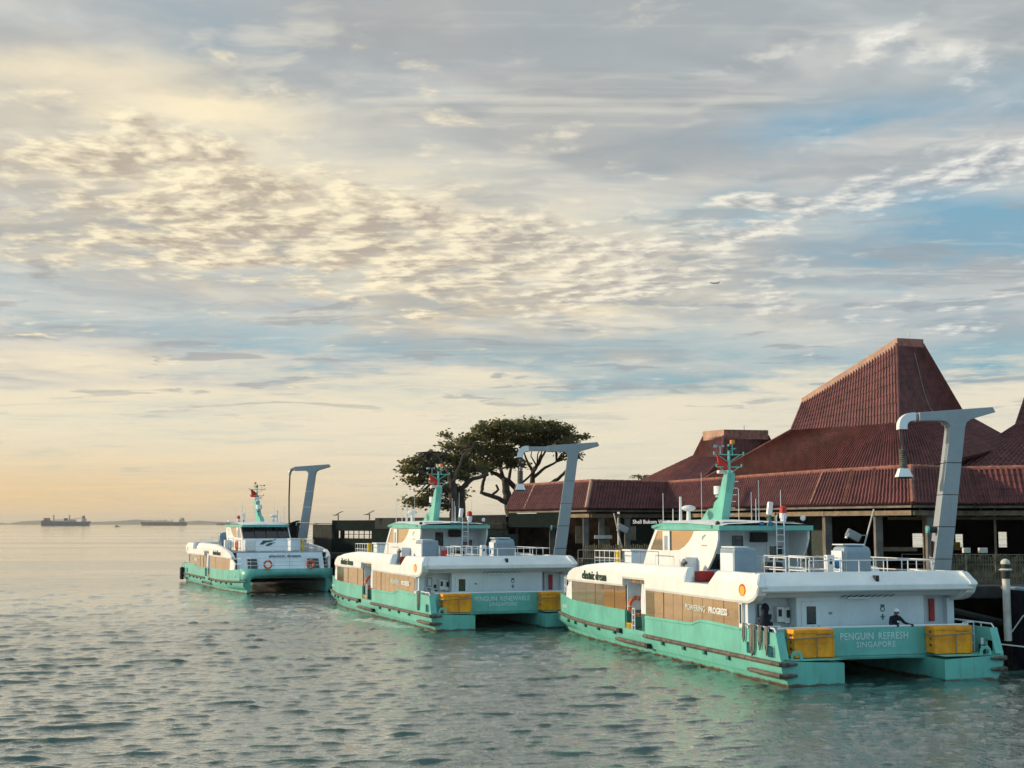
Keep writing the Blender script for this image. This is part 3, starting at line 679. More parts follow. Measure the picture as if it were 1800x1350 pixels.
# ------------------------------------------------------------------ charging cranes
def crane(label, X, Y, s=1.0, reach=0.55, hose=1.9, thin=False, base=3.3, top=11.1):
    """tapered leaning column, cross beam with a wing to the right, elbow duct and hanging charging hose to the left"""
    r = thing('charging_crane', label, 'crane', (X, Y, base), 0, 'charging cranes on the quay')
    H = (top - base); W = Matrix.Rotation(0, 3, 'Z'); lean = 1.02 * s; dp = 0.42 * s
    segs = [0.0, 0.16, 0.36, 0.56, 0.76, 1.0]
    def cx(t): return lean * t
    def hw(t): return (0.40 + (0.33 - 0.40) * t) * s
    Hc = H - 0.62 * s
    for k in range(len(segs) - 1):                    # column plates with open joints between them
        a, b = segs[k], segs[k + 1] - (0.004 if k < len(segs) - 2 else 0)
        za, zb = a * Hc, b * Hc
        MB().hexa([(cx(a) - hw(a), -dp, za), (cx(a) + hw(a), -dp, za), (cx(a) + hw(a), dp, za), (cx(a) - hw(a), dp, za),
                   (cx(b) - hw(b), -dp, zb), (cx(b) + hw(b), -dp, zb), (cx(b) + hw(b), dp, zb), (cx(b) - hw(b), dp, zb)]).build('column_segment', MAT['crane_paint'], r, bevel=0.012)
    c = cx(1); tilt = 0.055
    def Q(x, z): return (c + x * s, Hc + z * s + x * s * tilt)
    poly = [Q(-1.72, 0.26), Q(-0.75, 0.22), Q(-0.52, 0.16), Q(-0.40, 0.04), Q(-0.345, -0.12), Q(0.33, -0.12), Q(0.40, 0.08), Q(0.60, 0.20), Q(1.72, 0.46), Q(1.60, 0.70), Q(-1.72, 0.64)]
    MB().prism(poly, 'y', -dp * 0.96, dp * 0.96).build('cross_beam', MAT['crane_paint'], r, bevel=0.015)
    ex, ez = Q(-1.72, 0.45); rr = 0.17 * s
    x1 = ex - reach * s
    MB().box(ex - reach * s * 0.9, ex + 0.05, -0.2 * s, 0.2 * s, ez - 0.15 * s, ez + 0.15 * s).build('sleeve', MAT['steel'], r)
    arc = [(x1 + 0.15 * s, 0, ez)] + [(x1 - 0.42 * s * math.sin(R(t)), 0, ez - 0.42 * s * (1 - math.cos(R(t)))) for t in range(0, 91, 15)]
    bx = arc[-1][0]; arc.append((bx, 0, arc[-1][2] - 0.14 * s))
    if thin:
        MB().tube(arc, 0.15 * s, 10).build('elbow', MAT['steel'], r, smooth=True)
        MB().tube([(bx, 0, arc[-1][2]), (bx - 0.05, 0, arc[-1][2] - hose * 0.35), (bx - 0.02, 0, arc[-1][2] - hose * 0.65), (bx + 0.12, 0, arc[-1][2] - hose)], 0.075 * s, 8).build('hose', MAT['black_rubber'], r, smooth=True)
    else:
        w = 0.26 * s; m = MB(); rows = []
        for i, p in enumerate(arc):                   # square duct elbow
            d = (Vector(arc[min(i + 1, len(arc) - 1)]) - Vector(arc[max(i - 1, 0)])).normalized(); nrm = Vector((-d.z, 0, d.x))
            rows.append([Vector(p) + nrm * w * 0.75 + Vector((0, -w, 0)), Vector(p) + nrm * w * 0.75 + Vector((0, w, 0)), Vector(p) - nrm * w * 0.75 + Vector((0, w, 0)), Vector(p) - nrm * w * 0.75 + Vector((0, -w, 0)), Vector(p) + nrm * w * 0.75 + Vector((0, -w, 0))])
        m.sheet(rows); m.build('elbow', MAT['pipe_white'], r, solid=0.02)
        z0 = arc[-1][2]; zz = z0 - hose * 0.5
        for k, (ox, oy) in enumerate(((-.12, -.1), (0.0, -.12), (.12, -.08), (0.05, .1), (-.08, .08))):
            MB().tube([(bx + ox * s, oy * s, z0 + 0.1), (bx + ox * 1.15 * s + 0.03, oy * s, (z0 + zz) / 2), (bx + ox * s, oy * s, zz)], 0.028 * s, 6).build('cable', MAT['black_rubber'], r)
        pts = []; rad = []
        n = 18
        for i in range(n + 1): pts.append((bx, 0, zz - i / n * hose * 0.5)); rad.append((0.20 if i % 2 else 0.165) * s)
        MB().tube(pts, rad, 12).build('ribbed_sleeve', MAT['rubber'], r, smooth=True)
        zb = zz - hose * 0.5
        MB().hexa([(bx - .33 * s, -.3 * s, zb - .36 * s), (bx + .36 * s, -.3 * s, zb - .36 * s), (bx + .36 * s, .3 * s, zb - .36 * s), (bx - .33 * s, .3 * s, zb - .36 * s),
                   (bx - .2 * s, -.18 * s, zb + .03), (bx + .2 * s, -.18 * s, zb + .03), (bx + .2 * s, .18 * s, zb + .03), (bx - .2 * s, .18 * s, zb + .03)]).build('connector_head', MAT['white_paint'], r, bevel=0.02)
        MB().box(bx - .28 * s, bx + .3 * s, -.25 * s, .25 * s, zb - .43 * s, zb - .36 * s).build('connector_plate', MAT['black_rubber'], r)
    t_ = 0.34; zl = t_ * Hc
    lb = MB().tube([(cx(t_) - hw(t_) - 0.02, -0.15 * s, zl), (cx(t_) - hw(t_) - 0.34 * s, -0.15 * s, zl)], 0.15 * s, 10).build('lamp_housing', MAT['black'], r)
    MB().tube([(cx(t_) - hw(t_) - 0.34 * s, -0.15 * s, zl), (cx(t_) - hw(t_) - 0.44 * s, -0.15 * s, zl)], 0.16 * s, 10).build('lamp_cap', MAT['mint'], lb)
    MB().box(cx(.2) - hw(.2) - 0.10, cx(.2) - hw(.2) - 0.005, -0.12, 0.12, .17 * Hc, .27 * Hc).build('switch_box', MAT['black'], r)
    return r
crane('pale grey charging crane with a white connector head, beside the nearest ferry', 19.15, 62.0, 1.0, 0.28, 1.8)
crane('grey charging crane in front of the tree, its connector hanging by the crown', 2.95, 88.5, 0.98, 1.35, 1.75, top=11.1)
crane('dark charging crane with a thin hose, beside the farthest ferry', -21.35, 139.0, 1.05, 0.05, 6.6, thin=True, top=11.85)

# ------------------------------------------------------------------ low sheds behind the ferries
SH = thing('quay_shed', 'long low dark green shed behind the middle ferry', 'shed', (-8, 126, 3.3))
SL = Vector((-8, 126, 3.3))
def sl(p): return Vector(p) - SL
def wallseg(a, b, zb, zt, mm, thick=0.25, name='wall'):
    MB().beam(sl((a[0], a[1], (zb + zt) / 2)), sl((b[0], b[1], (zb + zt) / 2)), thick, zt - zb).build(name, MAT[mm], SH)
A0, A1, A2, A3, A4 = (-19.9, 138), (-17.4, 133.5), (-12.6, 127), (-3.1, 113.8), (-0.2, 108.2)
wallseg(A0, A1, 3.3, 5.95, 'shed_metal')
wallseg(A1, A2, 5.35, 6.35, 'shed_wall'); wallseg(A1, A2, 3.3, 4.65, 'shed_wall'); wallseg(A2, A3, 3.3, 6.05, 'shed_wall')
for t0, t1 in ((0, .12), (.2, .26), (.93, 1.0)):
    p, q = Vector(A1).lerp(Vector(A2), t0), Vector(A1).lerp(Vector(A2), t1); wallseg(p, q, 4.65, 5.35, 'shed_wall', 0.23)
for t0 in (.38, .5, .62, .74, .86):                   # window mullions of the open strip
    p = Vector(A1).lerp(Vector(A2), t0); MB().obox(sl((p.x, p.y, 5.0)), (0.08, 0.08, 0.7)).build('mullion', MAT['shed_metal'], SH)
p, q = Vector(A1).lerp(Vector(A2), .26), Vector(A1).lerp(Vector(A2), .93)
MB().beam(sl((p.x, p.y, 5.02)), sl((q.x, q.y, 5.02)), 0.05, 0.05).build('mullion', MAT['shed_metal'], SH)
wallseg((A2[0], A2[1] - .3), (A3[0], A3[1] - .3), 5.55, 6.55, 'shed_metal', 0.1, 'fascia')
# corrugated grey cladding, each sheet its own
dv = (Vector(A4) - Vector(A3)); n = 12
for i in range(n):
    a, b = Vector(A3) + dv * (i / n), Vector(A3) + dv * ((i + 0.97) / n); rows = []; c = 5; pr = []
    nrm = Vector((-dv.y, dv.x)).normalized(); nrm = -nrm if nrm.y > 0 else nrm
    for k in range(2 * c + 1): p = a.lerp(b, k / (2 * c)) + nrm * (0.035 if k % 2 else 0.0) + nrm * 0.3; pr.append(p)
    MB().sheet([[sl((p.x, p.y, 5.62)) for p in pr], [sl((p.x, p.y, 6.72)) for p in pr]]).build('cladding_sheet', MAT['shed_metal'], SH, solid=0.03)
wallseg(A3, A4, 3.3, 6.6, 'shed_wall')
MB().prism([(p[0] - SL.x, p[1] - SL.y) for p in (A0, A1, A2, (A3[0] - .2, A3[1] - .5), (A4[0] - .1, A4[1] - .5), (3, 112), (-4, 128), (-14, 140))], 'z', 2.72, 2.78).build('roof', MAT['shed_metal'], SH)
wallseg((-0.2, 107.4), (3.5, 100.2), 5.75, 6.78, 'shed_wall', 0.15, 'fascia')
for px_ in (838, 886, 909): p = pix(px_, 940, 107); MB().obox(sl((p.x, p.y, 4.7)), (0.14, 0.14, 2.8)).build('post', MAT['shed_metal'], SH)
p = pix(838, 940, 109); MB().box(p.x - SL.x, p.x - SL.x + 3.3, 106.6 - SL.y, 106.8 - SL.y, 0.0, 1.9).build('wall', MAT['wall_green'], SH)
kio = thing('kiosk', 'small dark kiosk with sloped roof left of the dark crane', 'kiosk', (-22.6, 141.5, 3.3))
MB().prism([(-.95, 0), (.55, 0), (.55, 2.85), (-.95, 2.35)], 'y', -1.0, 1.0).build('body', MAT['dark_wall'], kio)
MB().prism([(-1.0, 2.42), (.6, 2.96), (.6, 3.06), (-1.0, 2.52)], 'y', -1.1, 1.1).build('roof', MAT['shed_metal'], kio)
def solar_lamp(label, px_, py_, Y, base_py):
    b = pix(px_, base_py, Y); h = pix(px_, py_, Y); r = thing('solar_lamp', label, 'solar lamp', b, 0, 'solar lamps on the shed roof')
    H = h.z - b.z
    MB().tube([(0, 0, 0), (0, 0, H)], 0.055, 6).build('post', MAT['black'], r)
    MB().obox((0.05, 0, H + 0.1), (0.85, 0.55, 0.04), Matrix.Rotation(R(-28), 3, 'Y')).build('solar_panel', MAT['solar'], r)
    MB().obox((-0.3, 0, H - 0.08), (0.45, 0.2, 0.07)).build('lamp_head', MAT['steel'], r)
solar_lamp('solar lamp with a tilted panel, nearer the dark crane', 594.5, 904, 132, 917)
solar_lamp('thinner solar lamp with raised panel, nearer the middle ferry', 649.5, 903, 126, 914)

# ------------------------------------------------------------------ trees
def leaves(pads, count, size, seed, org):
    rng = np.random.default_rng(seed); vol = np.array([p[1] * p[2] * p[3] for p in pads]) ** 0.75; vol = vol / vol.sum(); V = []; Fc = []
    for p, w in zip(pads, vol):
        n = int(count * w); c = np.array(p[0])
        # sub-clumps give light and dark tufts and gaps
        nc = max(5, int(n / 60)); d = rng.normal(size=(nc, 3)); d /= np.linalg.norm(d, axis=1)[:, None]
        rad = rng.random(nc) ** 0.45; cl = d * rad[:, None] * np.array(p[1:4]); cl[:, 2] = np.abs(cl[:, 2]) * 1.0 - p[3] * 0.35 * rng.random(nc)
        for q in cl:
            k = int(n / nc); e = rng.normal(size=(k, 3)) * np.array([0.42, 0.42, 0.22]) * rng.uniform(0.7, 1.4)
            pts = c + q + e; 
            a = rng.normal(size=(k, 3)); a[:, 2] *= 0.45; a /= np.linalg.norm(a, axis=1)[:, None]
            b = np.cross(a, rng.normal(size=(k, 3))); b /= np.linalg.norm(b, axis=1)[:, None]
            sz = size * rng.uniform(0.6, 1.3, (k, 1))
            quad = np.stack([pts - a * sz, pts + b * sz * 0.55, pts + a * sz, pts - b * sz * 0.55], 1)
            o = len(V) * 0
            V.append(quad.reshape(-1, 3))
    V = np.concatenate(V) - np.array(org); n = len(V) // 4
    me = bpy.data.meshes.new('crown'); me.vertices.add(len(V)); me.vertices.foreach_set('co', V.astype(np.float32).ravel())
    me.loops.add(len(V)); me.loops.foreach_set('vertex_index', np.arange(len(V), dtype=np.int32))
    me.polygons.add(n); me.polygons.foreach_set('loop_start', np.arange(0, len(V), 4, dtype=np.int32)); me.polygons.foreach_set('loop_total', np.full(n, 4, np.int32)); me.update()
    return me
def tree(name, label, Y, base, limbs, pads, count, seed, r0=0.55):
    o = Vector(base); r = thing(name, label, 'tree', o, 0, 'spreading trees behind the sheds')
    rng = random.Random(seed); tm = MB()
    for k, (pts, ra, rb) in enumerate(limbs):
        P = [pix(x, y, Y + dy) - o for x, y, dy in pts]; Q = []
        for a, b in zip(P, P[1:]):
            for i in range(4): Q.append(a.lerp(b, i / 4) + Vector((rng.uniform(-1, 1), rng.uniform(-1, 1), rng.uniform(-1, 1))) * ra * 0.18)
        Q.append(P[-1]); n = len(Q)
        MB().tube(Q, [ra + (rb - ra) * i / (n - 1) for i in range(n)], 8).build('trunk' if k == 0 else 'limb', MAT['bark'], r, smooth='full')
    # twigs from the limb ends up into the crown
    tw = MB(); tips = [pix(x, y, Y + dy) - o for pts, _, _ in limbs[1:] for x, y, dy in pts[1:]]
    for p in pads:
        c = Vector(p[0]) - o; near = sorted(tips, key=lambda t: (t - c).length)[:2]
        for s_ in near:
            for q in range(3):
                e = c + Vector((rng.uniform(-.7, .7) * p[1], rng.uniform(-.7, .7) * p[2], rng.uniform(-.3, .5) * p[3]))
                mid = s_.lerp(e, .5) + Vector((rng.uniform(-.5, .5), rng.uniform(-.5, .5), rng.uniform(-.2, .5)))
                tw.tube([s_, mid, e], [0.11, 0.07, 0.025], 5)
    tw.build('twigs', MAT['bark'], r, smooth='full')
    place('crown', leaves(pads, count, 0.20, seed, o), MAT['leaf'], r)
    return r
def pads(Y, lst):
    out = []
    for x, y, rx, ry, dy in lst:
        c = pix(x, y, Y + dy); k = Y / 2400; out.append((tuple(c), rx * k, rx * k * 0.8, ry * k))
    return out
YT = 150
tree('rain_tree', 'smaller leaning tree with ragged layered crown, left of the pair', YT - 6, pix(803, 925, YT - 6),
     [([(803, 925, -6), (799, 895, -6), (797, 868, -6), (793, 845, -6)], 0.62, 0.34),
      ([(797, 870, -6), (778, 848, -7), (752, 834, -8), (726, 822, -8)], 0.26, 0.08), ([(793, 850, -6), (785, 825, -5), (770, 805, -4), (752, 795, -4)], 0.24, 0.07),
      ([(813, 925, -4), (812, 885, -4), (812, 858, -4), (832, 842, -4), (858, 834, -3)], 0.42, 0.16), ([(795, 850, -6), (806, 825, -5), (815, 800, -4), (832, 785, -3)], 0.22, 0.07),
      ([(778, 848, -7), (750, 850, -9), (738, 852, -9)], 0.12, 0.05), ([(796, 888, -6), (770, 885, -8), (745, 882, -9)], 0.12, 0.05), ([(812, 862, -4), (822, 842, -4), (826, 820, -4)], 0.2, 0.07)],
     pads(YT - 6, [(772, 806, 40, 10, 0), (742, 815, 28, 7, -3), (722, 826, 24, 7, -4), (803, 808, 30, 14, 3), (790, 786, 18, 5, 0), (733, 845, 24, 7, -4), (762, 832, 26, 10, -2), (796, 838, 26, 10, -4), (738, 880, 26, 9, -4), (726, 884, 16, 5, -3), (800, 868, 18, 16, -3), (822, 824, 28, 13, 2), (785, 862, 16, 10, -3), (760, 868, 12, 6, -3), (782, 888, 20, 9, -3)]), 9500, 3)
tree('rain_tree', 'larger umbrella shaped tree with open bare limbs, right of the pair', YT + 4, pix(900, 918, YT + 4),
     [([(900, 918, 4), (897, 895, 4), (893, 876, 4), (888, 858, 4), (886, 842, 4)], 0.66, 0.36),
      ([(893, 886, 4), (872, 874, 3), (846, 866, 3), (850, 846, 3), (855, 832, 3), (846, 815, 3)], 0.30, 0.12), ([(866, 870, 3), (876, 860, 3), (872, 852, 3)], 0.16, 0.12),
      ([(932, 880, 5), (912, 862, 5), (893, 846, 4), (873, 834, 4), (850, 820, 3), (830, 805, 3)], 0.42, 0.12), ([(886, 845, 4), (880, 825, 4), (872, 800, 4), (862, 785, 4)], 0.26, 0.08),
      ([(935, 880, 6), (935, 850, 6), (938, 828, 6), (950, 808, 6), (960, 790, 6)], 0.40, 0.10), ([(937, 840, 6), (958, 822, 6), (978, 812, 6), (990, 795, 6)], 0.22, 0.07), ([(946, 850, 6), (962, 868, 6)], 0.14, 0.1),
      ([(958, 876, 7), (966, 852, 7), (986, 838, 7), (1004, 818, 7), (1012, 800, 7)], 0.30, 0.08), ([(893, 850, 4), (898, 826, 5), (900, 805, 5), (918, 790, 5)], 0.22, 0.07), ([(938, 832, 6), (926, 810, 6), (920, 790, 6)], 0.2, 0.07), ([(906, 858, 4), (930, 838, 5), (944, 820, 5)], .16, .07)],
     pads(YT + 4, [(930, 752, 66, 15, 0), (880, 756, 50, 17, -3), (975, 758, 46, 13, 2), (1008, 767, 26, 9, 2), (845, 772, 38, 12, -2), (902, 776, 50, 16, 3), (830, 790, 30, 13, -3), (868, 796, 42, 18, 0), (960, 772, 36, 12, 4), (990, 786, 26, 9, 3), (892, 815, 34, 13, 2), (818, 782, 20, 8, -2), (1012, 804, 16, 10, 2), (852, 822, 26, 10, 0), (1000, 782, 26, 8, 0), (938, 782, 30, 12, 3), (784, 765, 12, 4, 0)]), 19000, 8)
PT = thing('palm_tree', 'small palm top peeping over the red roof ridge', 'tree', pix(1130, 870, 118))
o_ = PT.location.copy()
MB().tube([(0, 0, -4.5), (0, 0, pix(1130, 845, 118).z - o_.z)], [0.16, 0.12], 7).build('trunk', MAT['bark'], PT)
hz = pix(1130, 846, 118).z - o_.z; fr = MB()
for k in range(13):
    a = k * 2.4; L = 0.9 + 0.35 * (k % 3); pr = [Vector((math.cos(a) * L * t, math.sin(a) * L * t, hz + 0.55 * math.sin(t * 2.6))) for t in (0, .25, .5, .75, 1)]
    for i in range(4):
        d = (pr[i + 1] - pr[i]).normalized(); s_ = d.cross(Vector((0, 0, 1))).normalized()
        for j in range(3):
            b = pr[i].lerp(pr[i + 1], j / 3)
            for sg in (-1, 1): fr.add([b, b + d * 0.06, b + s_ * sg * 0.28 + d * 0.16 - Vector((0, 0, 0.1))], [(0, 1, 2)])
    fr.tube(pr, 0.02, 4)
fr.build('fronds', MAT['leaf'], PT)
MB().tube([(-0.33, 0, hz - .6), (-0.36, 0, hz + .65)], [0.09, 0.03], 6).build('spear_leaf', MAT['leaf'], PT)

# ------------------------------------------------------------------ right edge: mooring pole and dark workboat
mp = thing('mooring_pole', 'white mooring pole with a round cap beside the dark workboat', 'pole', (20.5, 57.2, -2))
MB().tube([(0, 0, 3.2), (0, 0, 6.0)], 0.155, 12).build('shaft', MAT['pole_white'], mp, smooth=True)
MB().tube([(0, 0, 0), (0, 0, 3.2)], 0.15, 12).build('weedy_foot', MAT['quay_wall'], mp, smooth=True)
MB().tube([(0, 0, 5.75), (0, 0, 5.9), (0, 0, 6.05)], [0.19, 0.19, 0.19], 12).build('collar', MAT['black_rubber'], mp)
MB().tube([(0, 0, 6.05), (0, 0, 6.1), (0, 0, 6.16)], [0.2, 0.28, 0.2], 12).build('flange', MAT['pole_white'], mp)
MB().tube([(0, 0, 6.16), (0, 0, 6.34)], 0.17, 12).build('neck', MAT['black_rubber'], mp)
MB().tube([(0, 0, 6.34), (0, 0, 6.42), (0, 0, 6.5), (0, 0, 6.56)], [0.19, 0.2, 0.15, 0.04], 12).build('cap', MAT['pole_white'], mp, smooth=True)
wb = thing('workboat', 'dark navy workboat hull cut off by the right edge', 'boat', (26.5, 57.4, 0), R(-4))
rows = []
for t in (0, .06, .16, .35, .7, 1.0):                 # bow points left
    x = -5.6 + 13 * t; w = 2.3 * min(1, (t / 0.35) ** 0.6) if t else 0.02; sh = 2.85 + 0.45 * (1 - t) ** 2
    rows.append([(x + 0.5 * (1 - t), -w * .7, -0.8), (x, -w * .95, 0.6), (x - .35 * (1 - t), -w * 1.05, sh), (x - .35 * (1 - t), w * 1.05, sh), (x, w * .95, 0.6), (x + 0.5 * (1 - t), w * .7, -0.8)])
mat('navy_hull', (0.006, 0.005, 0.012), 0.65, spec=0.2)
MB().sheet(rows).build('hull', MAT['navy_hull'], wb, smooth=True)
MB().sheet([[(r[2][0], r[2][1] * .97, r[2][2] - .12), (r[3][0], r[3][1] * .97, r[3][2] - .12)] for r in rows]).build('deck', MAT['deck_grey'], wb)
for s_ in (2, 3): MB().tube([Vector(r[s_]) + Vector((0, 0, .05)) for r in rows], 0.07, 6).build('gunwale', MAT['grey_paint'], wb)
MB().box(1.2, 4.5, -1.3, 1.3, 2.6, 5.0).build('cabin', MAT['navy_hull'], wb, bevel=0.05)
co = MB()
for k in range(5): co.torus((-3.35 + 0.02 * k, -1.05 - .03 * k, 3.42 + 0.02 * k), 0.30 - 0.02 * (k % 3), 0.03, (0.25 * math.sin(k), -1, 0.35 * math.cos(k * 2)), 18, 6)
tag(co.build('rope_coil', MAT['rope_white'], smooth=True), 'coil of white rope on the dark workboat bow', 'rope').matrix_world = wb.matrix_basis.copy()
for lab, pts in (('white mooring line from the dark workboat bow to the white pole', [(23.15, 56.3, 3.2), (22.0, 56.8, 2.9), (21.1, 57.1, 2.2), (20.66, 57.2, 1.55)]), ('slack white mooring line low beside the nearest ferry stern', [(19.15, 54.9, 1.28), (20.6, 54.9, 1.12), (22.4, 55.4, 1.2), (24.5, 56.0, 1.6)])):
    P = [Vector(p) for p in pts]; tag(MB().tube(P, 0.028, 5).build('mooring_line', MAT['rope_white']), lab, 'rope', 'mooring lines by the workboat')

# ------------------------------------------------------------------ far ships, small craft and the aeroplane
def ship(label, x0, x1, Y, hull_h, mm, blocks, posts, flip=1, rake=8, group='ships on the horizon'):
    a, b = pix(x0, 921, Y).x, pix(x1, 921, Y).x; L = b - a; k = Y / 2400; r = thing('cargo_ship', label, 'ship', ((a + b) / 2, Y, 0), 0, group)
    h = L / 2; w = 12; hh = hull_h * k
    pl = [(-h + 2, -2), (h - rake, -2), (h, hh * 1.08), (h - rake * 1.5, hh), (-h + L * .2, hh * .95), (-h, hh * 1.02)]
    if flip < 0: pl = [(-x, z) for x, z in pl][::-1]
    MB().prism(pl, 'y', -w, w).build('hull', MAT[mm], r)
    MB().prism([(p[0] * 0.998, min(p[1], 1.8)) for p in pl[:3]] + [(-h * .99 * (1 if flip > 0 else -1), 1.8)], 'y', -w - .3, w + .3).build('boot_topping', MAT['ship_red'], r)
    for (f0, f1, z0, z1, bm) in blocks: MB().box(-h + f0 * L, -h + f1 * L, -w * .7, w * .7, z0 * k, z1 * k).build('superstructure', MAT[bm], r, bevel=0.3)
    for (f, z0, z1, t, bm) in posts:
        MB().box(-h + f * L - t / 2, -h + f * L + t / 2, -1.4, 1.4, z0 * k, z1 * k).build('mast', MAT[bm], r)
    return r, h, L, k
r, h, L, k = ship('blue hulled cargo ship with tall derricks, larger of the horizon ships', 74, 158, 4200, 7.5, 'ship_blue',
     [(.01, .2, 6, 9.5, 'ship_blue'), (.05, .15, 9.5, 13.8, 'ship_red'), (.22, .55, 7, 9.5, 'ship_pale'), (.47, .52, 9, 13.5, 'ship_dark'), (.60, .7, 7, 11, 'ship_pale'), (.84, .91, 7, 13, 'ship_pale'), (.85, .88, 13, 17, 'ship_red')],
     [(.24, 7, 19, 3.5, 'ship_pale'), (.57, 7, 19, 3.5, 'ship_pale'), (.02, 6, 10, 2, 'ship_dark'), (.87, 13, 19, 1.6, 'ship_dark')])
for f0, z0, f1, z1 in ((.24, 10.5, .47, 11.5), (.57, 11, .82, 14)): MB().beam((-h + f0 * L, 0, z0 * k), (-h + f1 * L, 0, z1 * k), 1.2, 1.4).build('crane_boom', MAT['ship_pale'], r)
r, h, L, k = ship('long low dark bulk carrier with bridge at right, on the horizon', 248, 328, 5200, 6.0, 'ship_dark', [(.84, .95, 5, 10.5, 'ship_pale'), (.9, .93, 10, 13, 'ship_red')], [(.21, 5, 11, 2.5, 'ship_pale'), (.37, 5, 11, 2.5, 'ship_pale'), (.53, 5, 11, 2.5, 'ship_pale'), (.68, 5, 11, 2.5, 'ship_pale'), (.87, 9, 15, 1.5, 'ship_dark')], flip=-1)
ship('faint low ship at the right end of the horizon ships', 381, 404, 7200, 3.6, 'ship_dark', [(.75, .88, 3, 5.5, 'ship_pale')], [(.4, 3, 5.5, 3, 'ship_dark')])
lb = thing('launch', 'tiny motor launch between the two horizon ships', 'boat', (pix(206, 921, 2600).x, 2600, 0))
MB().prism([(-5, -.5), (4, -.5), (6, 1.6), (-5, 1.2)], 'y', -2, 2).build('hull', MAT['ship_pale'], lb); MB().box(-2.5, 1.5, -1.4, 1.4, 1.2, 3.4).build('cabin', MAT['ship_red'], lb)
pp = pix(1256, 498, 5200); pl = thing('airliner', 'small distant airliner flying left across the clouds', 'aeroplane', pp, R(8))
MB().tube([(-20, 0, 0), (-18, 0, .6), (-13, 0, .8), (12, 0, .8), (20, 0, 1.6)], [0.3, 1.5, 2.0, 2.0, 0.3], 10).build('fuselage', MAT['plane_paint'], pl, smooth=True)
for s_ in (-1, 1):
    MB().add([(-4, s_ * 1.5, -.4), (4, s_ * 1.5, -.4), (9, s_ * 18, 1.6), (6.5, s_ * 18, 1.6), (-4, s_ * 1.5, .3), (4, s_ * 1.5, .1), (9, s_ * 18, 1.8), (6.5, s_ * 18, 1.8)], [(0, 1, 2, 3), (4, 5, 6, 7), (0, 1, 5, 4), (1, 2, 6, 5), (2, 3, 7, 6), (3, 0, 4, 7)]).build('wing', MAT['plane_paint'], pl)
    MB().tube([(-3.5, s_ * 6, -1.6), (1, s_ * 6, -1.5)], 1.1, 8).build('engine', MAT['plane_paint'], pl)
    MB().prism([(15, 0), (18, 0), (20.5, s_ * 6.5), (19, s_ * 6.5)], 'z', 1.2, 1.5).build('tailplane', MAT['plane_paint'], pl)
MB().prism([(14, 1.5), (18.5, 1.6), (21.5, 7.5), (19, 7.5)], 'y', -.2, .2).build('tail_fin', MAT['plane_paint'], pl)

# ------------------------------------------------------------------ the ferries: one catamaran built once, then copied
LB = 29.0
def hb(u): return 4.75 - 0.75 * max(0.0, (u - 18.5) / 10.5) ** 2.2
def lerp_tab(tab, u):
    if u <= tab[0][0]: return tab[0][1]
    for (a, za), (b, zb) in zip(tab, tab[1:]):
        if u <= b: return za + (zb - za) * (u - a) / max(1e-6, b - a)
    return tab[-1][1]
SILL = [(0.0, 1.0), (0.36, 1.95), (3.4, 1.95), (7.0, 2.02), (7.4, 2.0), (8.2, 1.82), (8.5, 1.80), (13.6, 1.76), (16.3, 1.86), (25.0, 1.90), (29, 2.12)]
def frange(a, b, step):
    n = max(1, round((b - a) / step)); return [a + (b - a) * i / n for i in range(n + 1)]
def side_strip(us, lo, hi, off_lo, off_hi, thick, s):
    """closed strip along the hull side; lo/hi heights, offsets outward of the hull side"""
    m = MB(); n = len(us)
    for u in us:
        b = hb(u)
        m.v += [(s * (b + off_lo(u)), u, lo(u)), (s * (b + off_hi(u)), u, hi(u)), (s * (b + off_hi(u) - thick), u, hi(u)), (s * (b + off_lo(u) - thick), u, lo(u))]
    for i in range(n - 1):
        for k in range(4): m.f.append((4 * i + k, 4 * i + (k + 1) % 4, 4 * i + 4 + (k + 1) % 4, 4 * i + 4 + k))
    m.f.append((0, 1, 2, 3)); m.f.append((4 * n - 1, 4 * n - 2, 4 * n - 3, 4 * n - 4))
    return m
def rail(pts, hgt, step=1.2, bars=(1.0, 0.5), r=0.024):
    m = MB(); P = [Vector(p) for p in pts]
    for b in bars:
        m.tube([p + Vector((0, 0, hgt * b)) for p in P], r, 6)
    for a, b in zip(P, P[1:]):
        n = max(1, round((b - a).length / step))
        for i in range(n + 1):
            q = a.lerp(b, i / n); m.tube([q, q + Vector((0, 0, hgt))], r * 0.9, 5)
    return m
K = lambda c: (lambda u: c)

